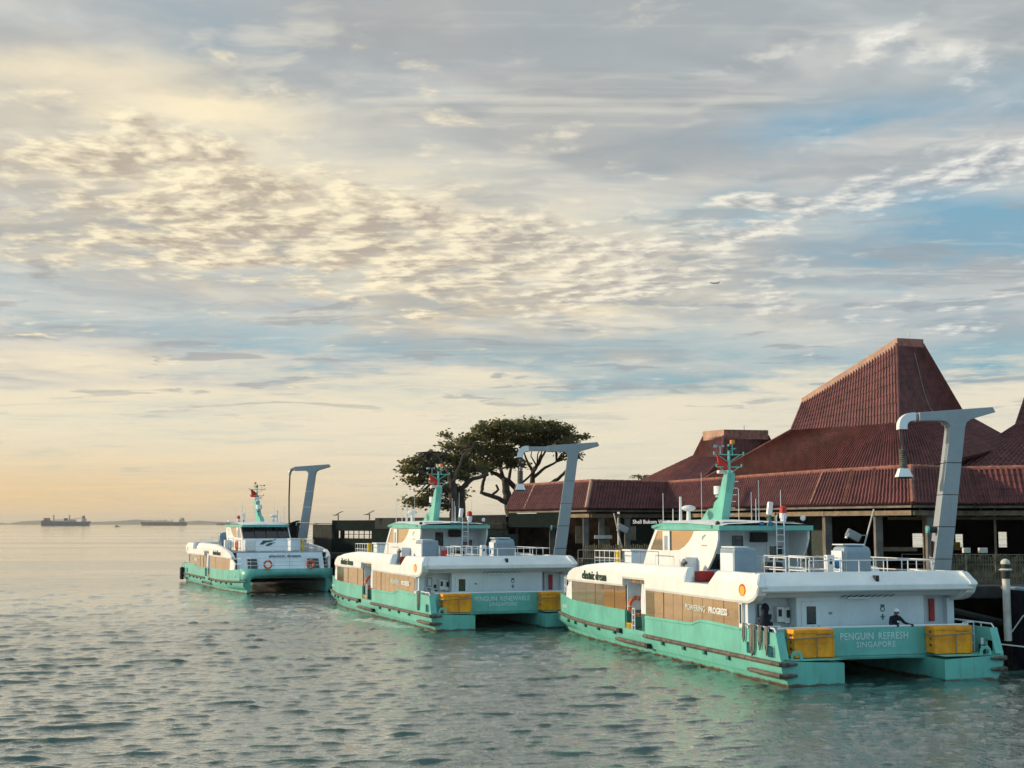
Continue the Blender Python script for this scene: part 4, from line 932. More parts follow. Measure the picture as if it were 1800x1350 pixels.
def make_ferry():
    F_ = thing('catamaran_ferry', 'ferry', 'ferry')
    # hull: two slender hulls and the bridge between them
    us = frange(0, 16, 2.0) + [18, 20, 22, 24, 25.5, 27, 28, 28.6, 29.0]
    us = [0, 1.35] + us[1:]
    def sec(u):
        b = hb(u); w = max(0, (u - 15) / 14); t = 2.6 - 1.95 * w ** 1.3; zt = 0.83 + 0.52 * w ** 1.4
        fl = 0.10 + 0.22 * w ** 2; kb = 0.45 - 0.2 * w
        return [(b, 0.95), (b - 0.015, 0.62), (b - fl, 0.30), (b - fl - 0.10, 0.27), (b - kb - fl, -0.8), (b - t + 0.35, -0.8), (b - t, -0.1), (b - t + (0.0), zt)]
    m = MB(); S = [sec(u) for u in us]; n = len(S[0])
    for sg in (-1, 1):
        o = len(m.v)
        for u, s in zip(us, S): m.v += [(sg * v, u + (0.25 * (z - 0.3) if u > 28 else 0), z) for v, z in s]
        for i in range(len(us) - 1):
            for k in range(n - 1): m.f.append((o + i * n + k, o + i * n + k + 1, o + (i + 1) * n + k + 1, o + (i + 1) * n + k))
        m.f.append(tuple(o + k for k in range(n))); e = o + (len(us) - 1) * n; m.f.append(tuple(e + k for k in reversed(range(n))))
        for i in range(len(us) - 1): m.f.append((o + i * n, o + (i + 1) * n, o + (i + 1) * n + n - 1, o + i * n + n - 1)) if us[i] < 1.3 else None
    hull = m.build('hull', MAT['hull_paint'], F_, smooth=True)
    m = MB(); rows = []
    for u, s in zip(us[1:], S[1:]): v, z = s[-1]; rows.append([(-v, u, z), (-v * .35, u, z + .04), (v * .35, u, z + .04), (v, u, z)])
    m.sheet(rows); m.build('bridge_deck', MAT['hull_paint'], F_, solid=-0.05)
    # main deck
    m = MB(); m.sheet([[(-hb(u) + .03, u, 0.955), (hb(u) - .03, u, 0.955)] for u in [1.3] + us[2:]]); m.build('main_deck', MAT['deck_grey'], F_)
    for s in (-1, 1): MB().box(min(s * 2.15, s * 4.72), max(s * 2.15, s * 4.72), 0.02, 1.36, 0.945, 0.957).build('stern_step', MAT['mint'], F_)
    # transom bulwark with the name, and returns beside the yellow lockers
    MB().box(-4.1, 4.1, 1.35, 1.42, 0.80, 2.0).build('stern_bulwark', MAT['mint'], F_, bevel=0.015)
    MB().tube([(-4.15, 1.385, 2.03), (4.15, 1.385, 2.03)], 0.045, 8).build('cap_rail', MAT['pipe_white'], F_)
    # side plating
    lo = K(0.93)
    for s in (-1, 1):
        # aft bulwark with two mooring ports
        cells_u = [0.0, 0.2, 0.36, 0.5, 1.02, 1.6, 2.3, 2.86, 3.4]; cells_z = [0.93, 1.02, 1.46, 9.0]
        m = MB()
        for i in range(len(cells_u) - 1):
            for j in range(3):
                if j == 1 and i in (3, 6): continue
                a, b = cells_u[i], cells_u[i + 1]
                za0, za1 = min(cells_z[j], lerp_tab(SILL, a)), min(cells_z[j + 1], lerp_tab(SILL, a)); zb0, zb1 = min(cells_z[j], lerp_tab(SILL, b)), min(cells_z[j + 1], lerp_tab(SILL, b))
                if za1 - za0 < 1e-3 and zb1 - zb0 < 1e-3: continue
                x0, x1 = s * 4.75, s * 4.63
                m.hexa([(x0, a, za0), (x0, b, zb0), (x1, b, zb0), (x1, a, za0), (x0, a, za1), (x0, b, zb1), (x1, b, zb1), (x1, a, za1)])
        m.build('aft_bulwark', MAT['mint'], F_)
        MB().beam((s * 4.6, 0.03, 1.0), (s * 4.6, 0.40, 1.97), 0.34, 0.05, up=(0, -1, .3)).build('bulwark_end', MAT['mint'], F_)
        for u0 in (0.50, 2.30):
            fr_ = MB(); loop = [(s * 4.765, u0, 1.04), (s * 4.765, u0, 1.40), (s * 4.765, u0 + .1, 1.47), (s * 4.765, u0 + .45, 1.47), (s * 4.765, u0 + .55, 1.40), (s * 4.765, u0 + .55, 1.04)]
            fr_.tube(loop, 0.028, 6); p_ = fr_.build('mooring_port', MAT['mint'], F_)
            for du in (.16, .38): MB().tube([(s * 4.35, u0 + du, .95), (s * 4.35, u0 + du, 1.28), (s * 4.35, u0 + du, 1.3)], [.075, .075, .11], 8).build('bollard', MAT['black_rubber' if u0 < 1 else 'pipe_white'], p_)
        hr = [(s * 4.7, 0.42, 1.90), (s * 4.7, 0.62, 2.10), (s * 4.7, 3.1, 2.12), (s * 4.7, 3.25, 1.94)]
        m = MB().tube(hr, 0.032, 7)
        for u in (1.3, 2.2): m.tube([(s * 4.7, u, 1.95), (s * 4.7, u, 2.11)], .025, 5)
        m.build('hand_rail', MAT['pipe_white'], F_)
        for a, b in ((3.4, 13.62), (16.25, 28.2)):
            side_strip(frange(a, b, 0.34), lo, lambda u: lerp_tab(SILL, u), K(0), K(0), 0.12, s).build('side_plating', MAT['mint'], F_, smooth=True)
        side_strip([13.62, 14.9, 16.25], K(0.80), K(1.02), K(0.012), K(0.012), 0.12, s).build('door_sill', MAT['mint'], F_)
        # raised moulding under the windows
        m = MB().tube([(s * (hb(u) + 0.0), u, lerp_tab(SILL, u) - 0.09) for u in frange(3.4, 13.6, 0.3)], 0.035, 6); m.build('moulding', MAT['mint'], F_, smooth=True)
        # rubber fenders with brackets
        def fender(us_, z, r=0.105, wrap=False, far=False):
            pts = [(s * (hb(u) + 0.05), u, z + (0.18 * max(0, (u - 20) / 9) ** 2)) for u in us_]
            if wrap: pts = [(s * 4.15, -0.09, z), (s * 4.6, -0.12, z), (s * 4.80, -0.04, z)] + pts
            if far: pts = pts + [(s * 3.7, 29.35, z + .2)]
            n_ = len(pts); rr = [r] * n_; rr[0] = r * .55; rr[-1] = r * .55
            f = MB().tube(pts, rr, 8).build('fender', MAT['rubber'], F_, smooth=True)
            return f
        f1 = fender([0.3, 1, 2, 4, 6, 8, 10, 12, 13.6, 13.75], 0.84, 0.098, wrap=True)
        f2 = fender([16.9, 17.05, 18.5, 20, 22, 24, 25.5, 27, 28, 28.8], 0.86, 0.098, far=True)
        f3 = fender([0.3, 1.2, 2.3, 2.7], 0.42, 0.10, wrap=True)
        f4 = fender([13.2, 13.4, 15, 16.9, 17.4], 0.42, 0.10)
        for f, z, uu in ((f1, .84, (4.5, 6.8, 9.0, 11.4)), (f2, .88, (17.6, 20, 22.2, 24.2, 25.8)), ):
            for u in uu: MB().box(min(s * (hb(u) - .05), s * (hb(u) + .1)), max(s * (hb(u) - .05), s * (hb(u) + .1)), u - .1, u + .1, z - .24, z - .08).build('bracket', MAT['deep_green'], f)
        for f, z, u0, u1 in ((f2, .86, 16.62, 17.0), (f4, .42, 12.95, 13.3)): MB().box(min(s * 4.7, s * 4.93), max(s * 4.7, s * 4.93), u0, u1, z - .12, z + .1).build('fender_end', MAT['black_rubber'], f, bevel=.02)
        # saloon windows, each pane its own, over a dark lining
        def panes(cuts, z0, z1):
            for a, b in zip(cuts, cuts[1:]):
                a2, b2 = a + 0.016, b - 0.016; ti = random.uniform(-.014, .014); x = lambda u: s * (hb(u) - 0.05 + ti * (u - (a + b) / 2))
                za, zb = z0(a2), z0(b2)
                tz = s * random.uniform(-.008, .008); MB().add([(x(a2), a2, za), (x(b2), b2, zb), (x(b2) + tz, b2, z1(b2)), (x(a2) + tz, a2, z1(a2))], [(0, 1, 2, 3)]).build('window_pane', MAT['bronze_glass'], F_, solid=0.03)
        z0 = lambda u: lerp_tab(SILL, u) - 0.03
        panes([3.55, 4.0, 5.05, 6.1, 7.15, 8.25, 9.3, 10.35, 11.4, 12.5, 13.58], z0, K(2.98))
        panes([16.28, 17.75, 19.2, 20.7, 22.2, 23.7, 25.2], z0, K(3.02))
        side_strip([3.4, 8, 13.6], K(1.7), K(3.1), K(-0.12), K(-0.12), 0.05, s).build('window_lining', MAT['black'], F_)
        side_strip([16.27] + frange(18, 25.6, 1), K(1.7), K(3.1), K(-0.12), K(-0.12), 0.05, s).build('window_lining', MAT['black'], F_)
        MB().box(min(s * 4.74, s * 4.6), max(s * 4.74, s * 4.6), 3.28, 3.56, 1.93, 2.98).build('door_post', MAT['white_paint'], F_)
        MB().box(min(s * 4.755, s * 4.6), max(s * 4.755, s * 4.6), 3.34, 3.48, 2.1, 2.85).build('slot_window', MAT['black'], F_)
        side_strip(frange(25.15, 26.6, .3), lambda u: lerp_tab(SILL, u) - .02, lambda u: 3.15 - max(0, u - 25.2) * .45, K(-.02), K(-.06), .1, s).build('corner_pillar', MAT['white_paint'], F_)
        # white upper side with the boarding notch
        top_t = [(1.62, 3.62), (1.95, 4.09), (5.80, 4.09), (6.30, 3.50), (8.72, 3.50), (8.85, 4.12), (18, 4.11), (20, 4.02), (22.3, 3.86), (24.4, 3.62), (25.4, 3.4), (26.0, 3.12)]
        bot_t = [(1.62, 3.58), (1.80, 3.26), (2.15, 3.05), (2.6, 2.93), (3.4, 2.91), (13.40, 2.95), (13.42, 3.38), (16.30, 3.38), (16.32, 3.0), (24.6, 2.92), (25.6, 2.90), (26.0, 2.95)]
        ul = sorted(set([a for a, _ in top_t] + [a for a, _ in bot_t] + frange(17, 25.5, .6) + [1.7, 2.35, 4.5, 10.5, 12]))
        hi_ = lambda u: lerp_tab(top_t, u); lo_ = lambda u: lerp_tab(bot_t, u)
        m = MB()
        for u in ul:                                   # section: foot, shoulder, rounded top, inner face
            b = hb(u); zl, zh = lo_(u), hi_(u); sh = min(zh, max(zl, 3.72)); lean = lambda z: 0.09 - max(0, z - 3.72) * 0.55
            zm = max(sh, zh - 0.06)
            m.v += [(s * (b + .04), u, zl), (s * (b + .09), u, min(sh, zl + .1)), (s * (b + .09), u, sh), (s * (b + lean(zm)), u, zm), (s * (b + lean(zh) - .06), u, zh), (s * (b + lean(zh) - .30), u, zh), (s * (b - .32), u, zl)]
        c_ = 7
        for i in range(len(ul) - 1):
            for k in range(c_): m.f.append((c_ * i + k, c_ * i + (k + 1) % c_, c_ * (i + 1) + (k + 1) % c_, c_ * (i + 1) + k))
        m.f.append(tuple(range(c_))); m.f.append(tuple(c_ * (len(ul) - 1) + k for k in reversed(range(c_))))
        up = m.build('roof_side', MAT['white_paint'], F_, smooth=22)
        # doorway: recess walls, green dado, ladder, hazard plate, rolled curtain
        x0 = s * 4.62; x1 = s * 3.4
        d = MB(); d.box(min(x0, x1), max(x0, x1), 13.58, 13.66, .96, 3.4); d.build('recess_wall', MAT['white_paint'], F_)
        d = MB(); d.box(min(x0, x1), max(x0, x1), 16.21, 16.29, .96, 3.4); d.build('recess_wall', MAT['cool_white'], F_)
        MB().box(min(x1, x1 + s * .08), max(x1, x1 + s * .08), 13.6, 16.3, .96, 3.4).build('recess_wall', MAT['cool_white'], F_)
        MB().box(min(s * 4.69, s * 3.45), max(s * 4.69, s * 3.45), 16.12, 16.208, 1.0, 1.86).build('dado', MAT['deep_green'], F_)
        hzp = MB().box(min(s * 4.74, s * 4.5), max(s * 4.74, s * 4.5), 16.06, 16.118, .96, 1.28).build('hazard_plate', MAT['hazard_yellow'], F_)
        for k in range(4): MB().prism([(s * (4.5 + .06 * k), .98), (s * (4.5 + .06 * k + .03), .98), (s * (4.5 + .06 * k + .09 if k < 3 else 4.735), 1.26), (s * (4.5 + .06 * k + .06 if k < 3 else 4.71), 1.26)], 'y', 16.05, 16.063).build('hazard_stripe', MAT['black'], hzp)
        hz2 = MB().box(min(s * 4.755, s * 4.66), max(s * 4.755, s * 4.66), 15.35, 16.1, .98, 1.27).build('hazard_plate', MAT['hazard_yellow'], F_)
        for k in range(4): MB().prism([(15.38 + .18 * k, 1.0), (15.46 + .18 * k, 1.0), (15.52 + .18 * k, 1.25), (15.44 + .18 * k, 1.25)], 'x', s * 4.754, s * 4.762).build('hazard_stripe', MAT['black'], hz2)
        m = MB()
        for u in (15.0, 15.3): m.tube([(s * 4.72, u, .98), (s * 4.72, u, 1.92)], .03, 6)
        m.tube([(s * 4.72, 15.0, 1.92), (s * 4.72, 15.05, 2.0), (s * 4.72, 15.25, 2.0), (s * 4.72, 15.3, 1.92)], .03, 6)
        for z in (1.2, 1.45, 1.7): m.tube([(s * 4.72, 15.0, z), (s * 4.72, 15.3, z)], .022, 5)
        m.build('boarding_ladder', MAT['pipe_white'], F_)
        for k in range(3):
            MB().tube([(s * 4.45, 13.85 + k * .27, 3.2), (s * 4.5, 13.85 + k * .25, 2.4), (s * 4.52, 13.83 + k * .23, 1.8)], [.13, .15, .14], 9).build('rolled_curtain', MAT['pipe_white'], F_, smooth=True)
            MB().tube([(s * 4.52, 13.83 + k * .23, 1.8), (s * 4.54, 13.82 + k * .2, 1.0)], [.142, .10], 9).build('rolled_curtain', MAT['deep_green'], F_, smooth=True)
        MB().box(min(s * 4.2, s * 4.6), max(s * 4.2, s * 4.6), 13.7, 14.3, .96, 1.1).build('mat', MAT['black'], F_)
        MB().box(min(s * 4.3, s * 4.62), max(s * 4.3, s * 4.62), 14.0, 15.9, 3.2, 3.36).build('door_header', MAT['timber'], F_)
        # electric dream lettering, shell mark
        X = (0, -1, 0) if s < 0 else (0, 1, 0)
        text('electric dream', 0.64, MAT['letter_dark'], up, X, (s * -0.0, 0, 1), (s * (hb(20.4) + .115), 20.4, 3.34), sx=1.0, bold=0.003, depth=0.03)
        text('POWERING', 0.36, MAT['letter_pale'], F_, X, (0, 0, 1), (s * 4.745, 7.85 if s < 0 else 5.55, 2.44), sx=1.12)
        text('PROGRESS', 0.36, MAT['letter_white'], F_, X, (0, 0, 1), (s * 4.745, 5.55 if s < 0 else 7.85, 2.44), sx=1.08, bold=0.010)
        sh = []; sh2 = []
        for k in range(13):
            a = R(-25 + 230 * k / 12); w_ = 1.0 + .05 * (k % 2); sh.append((3.0 + .30 * math.cos(a) * w_, 3.42 + .24 * math.sin(a) * w_)); sh2.append((3.0 + .22 * math.cos(a), 3.42 + .17 * math.sin(a)))
        for q, r_ in ((sh, 1), (sh2, .8)): q += [(3.0 - .12 * r_, 3.20 + (1 - r_) * .1), (3.0 + .12 * r_, 3.20 + (1 - r_) * .1)]
        mk = MB().prism(sh, 'x', s * 4.80, s * 4.846).build('shell_mark', MAT['mark_red'], up)
        MB().prism(sh2, 'x', s * 4.80, s * 4.851).build('shell_fill', MAT['mark_yellow'], mk)
    # bow plating across the front, foredeck, foredeck rail
    arc = [(-hb(28.2), 28.2), (-3.75, 28.75), (-3.4, 29.1), (-2.8, 29.3), (-1.4, 29.42), (0, 29.45), (1.4, 29.42), (2.8, 29.3), (3.4, 29.1), (3.75, 28.75), (hb(28.2), 28.2)]
    zb_ = [0.95, 1.0, 1.15, 1.34, 1.42, 1.44, 1.42, 1.34, 1.15, 1.0, .95]
    m = MB(); m.sheet([[(x, y - .25, z) for (x, y), z in zip(arc, zb_)], [(x, y - .05, z + .28) for (x, y), z in zip(arc, zb_)], [(x, y, 2.12) for x, y in arc]]); m.build('bow_plating', MAT['mint'], F_, smooth=True, solid=0.08)
    m = MB(); m.sheet([[(x * .99, 25.0, 1.72) for x, y in arc], [(x * .99, y - .06, 1.8) for x, y in arc]]); m.build('foredeck', MAT['deck_grey'], F_)
    rail([(x * .98, y - .1, 2.1) for x, y in arc[1:-1]], 0.95, 1.3, (1.0, .66, .33)).build('bow_rail', MAT['pipe_white'], F_)
    for s in (-1, 1): rail([(s * hb(26) - s * .1, 26.2, 2.0), (s * 3.95, 28.0, 2.1)], 0.9, .9, (1.0, .5)).build('bow_rail', MAT['pipe_white'], F_)
    # saloon front, roof deck
    MB().hexa([(-3.9, 25.0, 1.72), (3.9, 25.0, 1.72), (3.9, 26.5, 1.72), (-3.9, 26.5, 1.72), (-3.9, 24.0, 3.46), (3.9, 24.0, 3.46), (3.9, 25.3, 3.46), (-3.9, 25.3, 3.46)]).build('saloon_front', MAT['cool_white'], F_, bevel=0.08)
    for x, w_ in ((-2.9, .5), (2.6, .42)):
        MB().hexa([(x - w_, 26.42, 1.9), (x + w_, 26.42, 1.9), (x + w_, 26.5, 1.9), (x - w_, 26.5, 1.9), (x - w_, 25.6, 2.9), (x + w_, 25.6, 2.9), (x + w_, 25.83, 2.9), (x - w_, 25.83, 2.9)]).build('front_window', MAT['dark_glass'], F_)
    text('electric dream', 0.40, MAT['letter_dark'], F_, (-1, 0, 0), (0, -0.55, 0.83), (-.4, 25.62, 3.14), sx=1.25, bold=0.006)
    m = MB(); m.sheet([[(-hb(u) + .25, u, 3.49), (hb(u) - .25, u, 3.49)] for u in (1.9, 4, 8, 12, 16, 19, 21, 23, 24.5, 25.3)]); m.build('roof_deck', MAT['deck_grey'], F_, solid=0.10)
    MB().prism([(2.5, 4.11), (2.30, 4.12), (1.72, 3.68), (1.66, 3.62), (1.66, 3.42), (1.74, 3.36), (2.2, 3.33), (3.0, 3.28), (3.0, 3.38), (2.5, 3.38)], 'x', -4.66, 4.66).build('aft_overhang', MAT['white_paint'], F_, bevel=0.02)
    MB().prism([(2.15, 3.325), (2.9, 3.275), (2.9, 3.12), (2.4, 3.14)], 'x', -4.5, 4.5).build('ceiling_duct', MAT['cool_white'], F_)
    MB().box(0.35, 0.49, 1.80, 2.05, 3.60, 3.98).build('stern_lamp', MAT['black'], F_)
    MB().box(-.6, .35, 2.3, 2.42, 3.06, 3.12).build('strip_light', MAT['letter_white'], F_)
    for k in range(9):
        x = -.9 + k * .27; MB().tube([(x, 2.35, 3.13), (x + .2, 2.3, 3.2), (x + .05, 2.4, 3.26)], .02, 4).build('cable', MAT['black'], F_)
    # aft wall with recessed sides
    MB().box(-4.45, 4.45, 3.3, 3.42, .96, 3.3).build('aft_wall', MAT['cool_white'], F_)
    MB().box(-2.75, 2.95, 2.55, 3.29, .96, 3.3).build('aft_house', MAT['cool_white'], F_, bevel=.04)
    for s in (-1, 1): MB().box(min(s * 4.3, s * 4.62), max(s * 4.3, s * 4.62), 3.0, 3.42, .96, 3.0).build('corner_post', MAT['cool_white'], F_)
    dr = MB().box(-2.55, -1.72, 2.50, 2.56, 1.0, 2.98).build('aft_door', MAT['cool_white'], F_, bevel=.03)
    MB().box(-2.34, -1.93, 2.485, 2.51, 2.08, 2.78).build('door_window', MAT['dark_glass'], dr, bevel=.03)
    MB().tube([(-2.12, 2.46, 2.0), (-1.95, 2.44, 1.9), (-1.82, 2.46, 2.02)], .025, 5).build('door_handle', MAT['blue_part'], dr)
    for (x0, x1, z0_, z1_) in ((-3.35, -3.0, 2.15, 2.75), (-3.0, -2.78, 2.10, 2.72)):
        cb = MB().box(x0, x1 - .01, 3.02, 3.3, z0_, z1_).build('control_cabinet', MAT['white_paint'], F_, bevel=.02)
        MB().box(x0 + .06, x0 + .2, 3.0, 3.03, z0_ + .22, z1_ - .1).build('cabinet_window', MAT['black'], cb)
    MB().box(-4.05, -3.75, 3.26, 3.3, 2.35, 2.85).build('notice_board', MAT['black'], F_); MB().box(-4.02, -3.78, 3.25, 3.27, 2.38, 2.82).build('notice_sheet', MAT['cool_white'], F_)
    for z in (2.2, 2.08, 1.96, 1.84): MB().box(-4.02, -3.8, 3.27, 3.3, z - .03, z + .03).build('vent_slat', MAT['black'], F_)
    for x, z in ((-3.55, 2.35), (-3.5, 2.05)): MB().box(x - .07, x + .07, 3.24, 3.3, z - .1, z + .1).build('socket_box', MAT['black'], F_)
    MB().tube([(-4.25, 3.2, 2.95), (-4.25, 3.15, 2.3), (-4.0, 3.1, 1.95), (-3.6, 3.1, 1.6)], .06, 7).build('drain_pipe', MAT['pipe_white'], F_, smooth=True)
    MB().tube([(3.35, 3.2, 3.1), (3.35, 3.2, 1.0)], .07, 8).build('drain_pipe', MAT['pipe_white'], F_)
    MB().box(3.62, 3.86, 3.2, 3.3, 2.05, 2.95).build('fire_hose_box', MAT['red_paint'], F_, bevel=.02)
    for k in range(7): MB().box(3.02, 3.22, 3.26, 3.31, 1.7 + k * .14, 1.77 + k * .14).build('vent_slat', MAT['grey_paint'], F_)
    MB().box(3.0, 3.2, 3.26, 3.31, 2.75, 3.05).build('notice_sheet', MAT['grey_paint'], F_)
    # small pictograms on the house: ring buoy and arrow
    pg = MB().torus((1.05, 2.545, 2.62), .09, .022, (0, 1, 0), 14, 5); pg.box(.96, 1.14, 2.535, 2.548, 2.72, 2.80); pg.box(1.02, 1.08, 2.535, 2.548, 2.2, 2.42); pg.box(.95, 1.15, 2.535, 2.548, 2.3, 2.34); pg.build('pictogram', MAT['deep_green'], F_)
    MB().box(-1.35, -1.2, 2.53, 2.55, 2.45, 2.55).build('pictogram', MAT['grey_paint'], F_)
    # rail posts inside the stern, deck fittings
    for s in (-1, 1):
        rail([(s * 4.5, 1.5, .96), (s * 4.0, 1.5, .96)], 1.15, .4, (1.0, .6, .3)).build('stern_rail', MAT['pipe_white'], F_)
        fl = MB(); pts = [(s * 4.05 + dx, z) for dx, z in ((-.27, .95), (-.22, 1.18), (-.12, 1.30), (.12, 1.30), (.22, 1.18), (.27, .95), (.15, .95), (.13, 1.12), (.06, 1.18), (-.06, 1.18), (-.13, 1.12), (-.15, .95))]
        fl.prism(pts, 'y', 0.10, 0.18); fl.build('fairlead', MAT['mint'], F_, bevel=.015)
        MB().tube([(s * 3.72, .9, .96), (s * 3.72, .9, 1.3), (s * 3.72, .9, 1.32)], [.07, .07, .1], 8).build('bollard', MAT['blue_part'], F_)
        MB().tube([(s * 4.35, .75, .96), (s * 4.35, .75, 1.55)], .06, 7).build('deck_pipe', MAT['pipe_white'], F_)
    # ---- wheelhouse
    hw_ = 2.3
    prof_top = 5.72
    for s in (-1, 1):
        arcp = [(10.75, 5.72), (10.78, 5.3), (10.95, 4.95), (11.3, 4.5), (11.75, 4.1), (12.2, 3.75), (12.5, 3.50)]
        poly = [(18.3, 5.72), (19.45, 4.62), (20.3, 3.5)] + [(12.5, 3.5)] + arcp[::-1][1:]
        # side panel: white skin with a swept window opening, built round the panes
        win = [(18.0, 5.66), (19.0, 4.70), (16.4, 4.70), (15.2, 4.76), (14.6, 4.92), (14.05, 5.18), (13.65, 5.45), (13.45, 5.66)]
        cols = sorted(set([p[0] for p in poly] + [p[0] for p in win] + frange(10.75, 20.3, .5)))
        topz = lambda u: lerp_tab([(10.75, 5.72), (18.3, 5.72), (19.45, 4.62), (20.3, 3.5)], u)
        botz = lambda u: lerp_tab(sorted(arcp), u) if u < 12.5 else 3.5
        wl = lambda u: lerp_tab([(13.45, 5.66), (13.65, 5.45), (14.05, 5.18), (14.6, 4.92), (15.2, 4.76), (16.4, 4.70), (19.0, 4.70)], u)
        wh = lambda u: lerp_tab([(13.45, 5.66), (18.0, 5.66), (19.0, 4.70)], u)
        m = MB(); x0, x1 = s * hw_, s * (hw_ - .10)
        def slab(a, b, za0, za1, zb0, zb1):
            if za1 - za0 < .002 and zb1 - zb0 < .002: return
            m.hexa([(x0, a, za0), (x0, b, zb0), (x1, b, zb0), (x1, a, za0), (x0, a, za1), (x0, b, zb1), (x1, b, zb1), (x1, a, za1)])
        for a, b in zip(cols, cols[1:]):
            if a >= 13.45 - 1e-6 and b <= 19.0 + 1e-6:
                slab(a, b, botz(a), wl(a), botz(b), wl(b)); slab(a, b, wh(a), topz(a), wh(b), topz(b))
            else: slab(a, b, botz(a), topz(a), botz(b), topz(b))
        wsd = m.build('wheelhouse_side', MAT['white_paint'], F_)
        for (a, b) in ((13.45, 16.25), (16.25, 16.42), (17.35, 18.98)):
            cc = sorted(set([a, b] + [q for q in cols if a < q < b])); m = MB()
            for p, q in zip(cc, cc[1:]): m.add([(s * (hw_ - .03), p, wl(p)), (s * (hw_ - .03), q, wl(q)), (s * (hw_ - .03), q, wh(q)), (s * (hw_ - .03), p, wh(p))], [(0, 1, 2, 3)])
            m.build('window_pane' if b - a > .3 else 'mullion', MAT['bronze_glass' if b - a > .3 else 'black'], wsd)
        dd = MB().box(min(s * (hw_ - .06), s * (hw_ + .012)), max(s * (hw_ - .06), s * (hw_ + .012)), 16.42, 17.32, 3.6, 5.68).build('wheelhouse_door', MAT['white_paint'], wsd, bevel=.02)
        MB().box(min(s * (hw_ - .05), s * (hw_ + .018)), max(s * (hw_ - .05), s * (hw_ + .018)), 16.66, 17.08, 4.72, 5.42).build('window_pane', MAT['grey_paint'], wsd)
        # company mark on the white panel
        mk = MB(); mk.prism([(12.55, 5.40), (12.2, 5.52), (12.0, 5.50), (12.35, 5.36), (12.5, 5.22)], 'x', s * (hw_ - .01), s * (hw_ + .006)); mk.box(min(s * hw_, s * (hw_ + .006)), max(s * hw_, s * (hw_ + .006)), 11.95, 12.6, 4.98, 5.03); mk.build('company_mark', MAT['grey_paint'], wsd)
        MB().box(min(s * (hw_ + .005), s * (hw_ + .6)), max(s * (hw_ + .005), s * (hw_ + .6)), 13.1, 13.75, 3.5, 4.45).build('deck_locker', MAT['cool_white'], F_, bevel=.02)
        MB().box(min(s * (hw_ + .005), s * (hw_ + .05)), max(s * (hw_ + .005), s * (hw_ + .05)), 14.3, 15.1, 3.75, 4.3).build('vent_grille', MAT['grey_paint'], F_)
        MB().tube([(s * 3.2, 12.7, 3.5), (s * 3.2, 12.7, 4.2), (s * 3.2, 12.55, 4.3), (s * 3.2, 12.4, 4.2)], .11, 8).build('goose_vent', MAT['steel'], F_, smooth=True)
        rail([(s * 3.0, 16.2, 3.5), (s * 3.0, 18.6, 3.5)], 1.15, 2.4, (1.0, .35)).build('side_rail', MAT['grey_paint'], F_)
        rail([(s * 3.35, 20.6, 3.5), (s * 3.1, 25.2, 3.45)], 1.1, .95, (1.0, .66, .33)).build('roof_rail', MAT['pipe_white'], F_)
    rail([(-3.1, 25.2, 3.45), (3.1, 25.2, 3.45)], 1.1, 1.2, (1.0, .5)).build('roof_rail', MAT['pipe_white'], F_)
    # wheelhouse front, raked panes
    for k in range(4):
        x0, x1 = -2.2 + k * 1.1 + .03, -2.2 + (k + 1) * 1.1 - .03
        MB().add([(x0, 19.42, 4.66), (x1, 19.42, 4.66), (x1 * .97, 18.33, 5.68), (x0 * .97, 18.33, 5.68)], [(0, 1, 2, 3)]).build('front_pane', MAT['dark_glass'], F_, solid=.03)
    MB().hexa([(-2.2, 18.9, 3.5), (2.2, 18.9, 3.5), (2.2, 20.28, 3.5), (-2.2, 20.28, 3.5), (-2.2, 18.9, 4.64), (2.2, 18.9, 4.64), (2.2, 19.46, 4.64), (-2.2, 19.46, 4.64)]).build('wheelhouse_front', MAT['cool_white'], F_)
    lg = MB()
    def fp(x, t): return (x, 20.30 - .82 * t, 3.5 + 1.14 * t)
    for poly, mm in (([(.75, .52), (.35, .86), (-.6, .90), (-.95, .98), (-.55, .76), (.1, .66), (.45, .50)], 0), ([(.25, .44), (-.15, .62), (-.8, .70), (-.4, .5), (.0, .36)], 1)):
        q = [fp(x, t) for x, t in poly]; lg.add([(a, b + .012, c + .008) for a, b, c in q], [tuple(range(len(q)))])
    lg.build('company_mark', MAT['letter_dark'], F_)
    # aft wall of the wheelhouse, doors, roof
    MB().box(-2.2, 2.2, 12.6, 12.72, 3.5, 5.72).build('wheelhouse_aft_wall', MAT['cool_white'], F_)
    for x0, x1, z0_, z1_, nm, mm in ((-.75, -.2, 4.55, 5.45, 'window_pane', 'dark_glass'), (1.0, 1.9, 3.55, 5.45, 'aft_door', 'white_paint'), (-2.0, -1.1, 3.9, 4.6, 'window_pane', 'dark_glass'), (.15, .95, 5.15, 5.6, 'vent_unit', 'black')):
        p = MB().box(x0, x1, 12.54 if nm != 'vent_unit' else 12.3, 12.61, z0_, z1_).build(nm, MAT[mm], F_, bevel=.02)
        if nm == 'aft_door': MB().box(1.15, 1.8, 12.525, 12.545, 4.3, 4.95).build('door_window', MAT['dark_glass'], p)
    m = MB(); rs = []
    for u, w_, z in ((10.5, 2.36, 6.0), (11.2, 2.42, 6.05), (14, 2.42, 6.14), (17.2, 2.40, 6.16), (18.4, 2.3, 6.05), (18.75, 2.2, 5.86)):
        rs.append([(-w_, u, z - .1), (-w_ * .8, u, z), (0, u, z + .07), (w_ * .8, u, z), (w_, u, z - .1)])
    rf = MB().sheet(rs).build('wheelhouse_roof', MAT['white_paint'], F_, smooth=True)
    vs = [(-2.36, 10.5), (-2.42, 14), (-2.40, 17.2), (-2.3, 18.4), (-2.2, 18.75), (2.2, 18.75), (2.3, 18.4), (2.40, 17.2), (2.42, 14), (2.36, 10.5)]
    MB().prism(vs, 'z', 5.70, 5.93).build('roof_band', MAT['mint'], rf, bevel=.02)
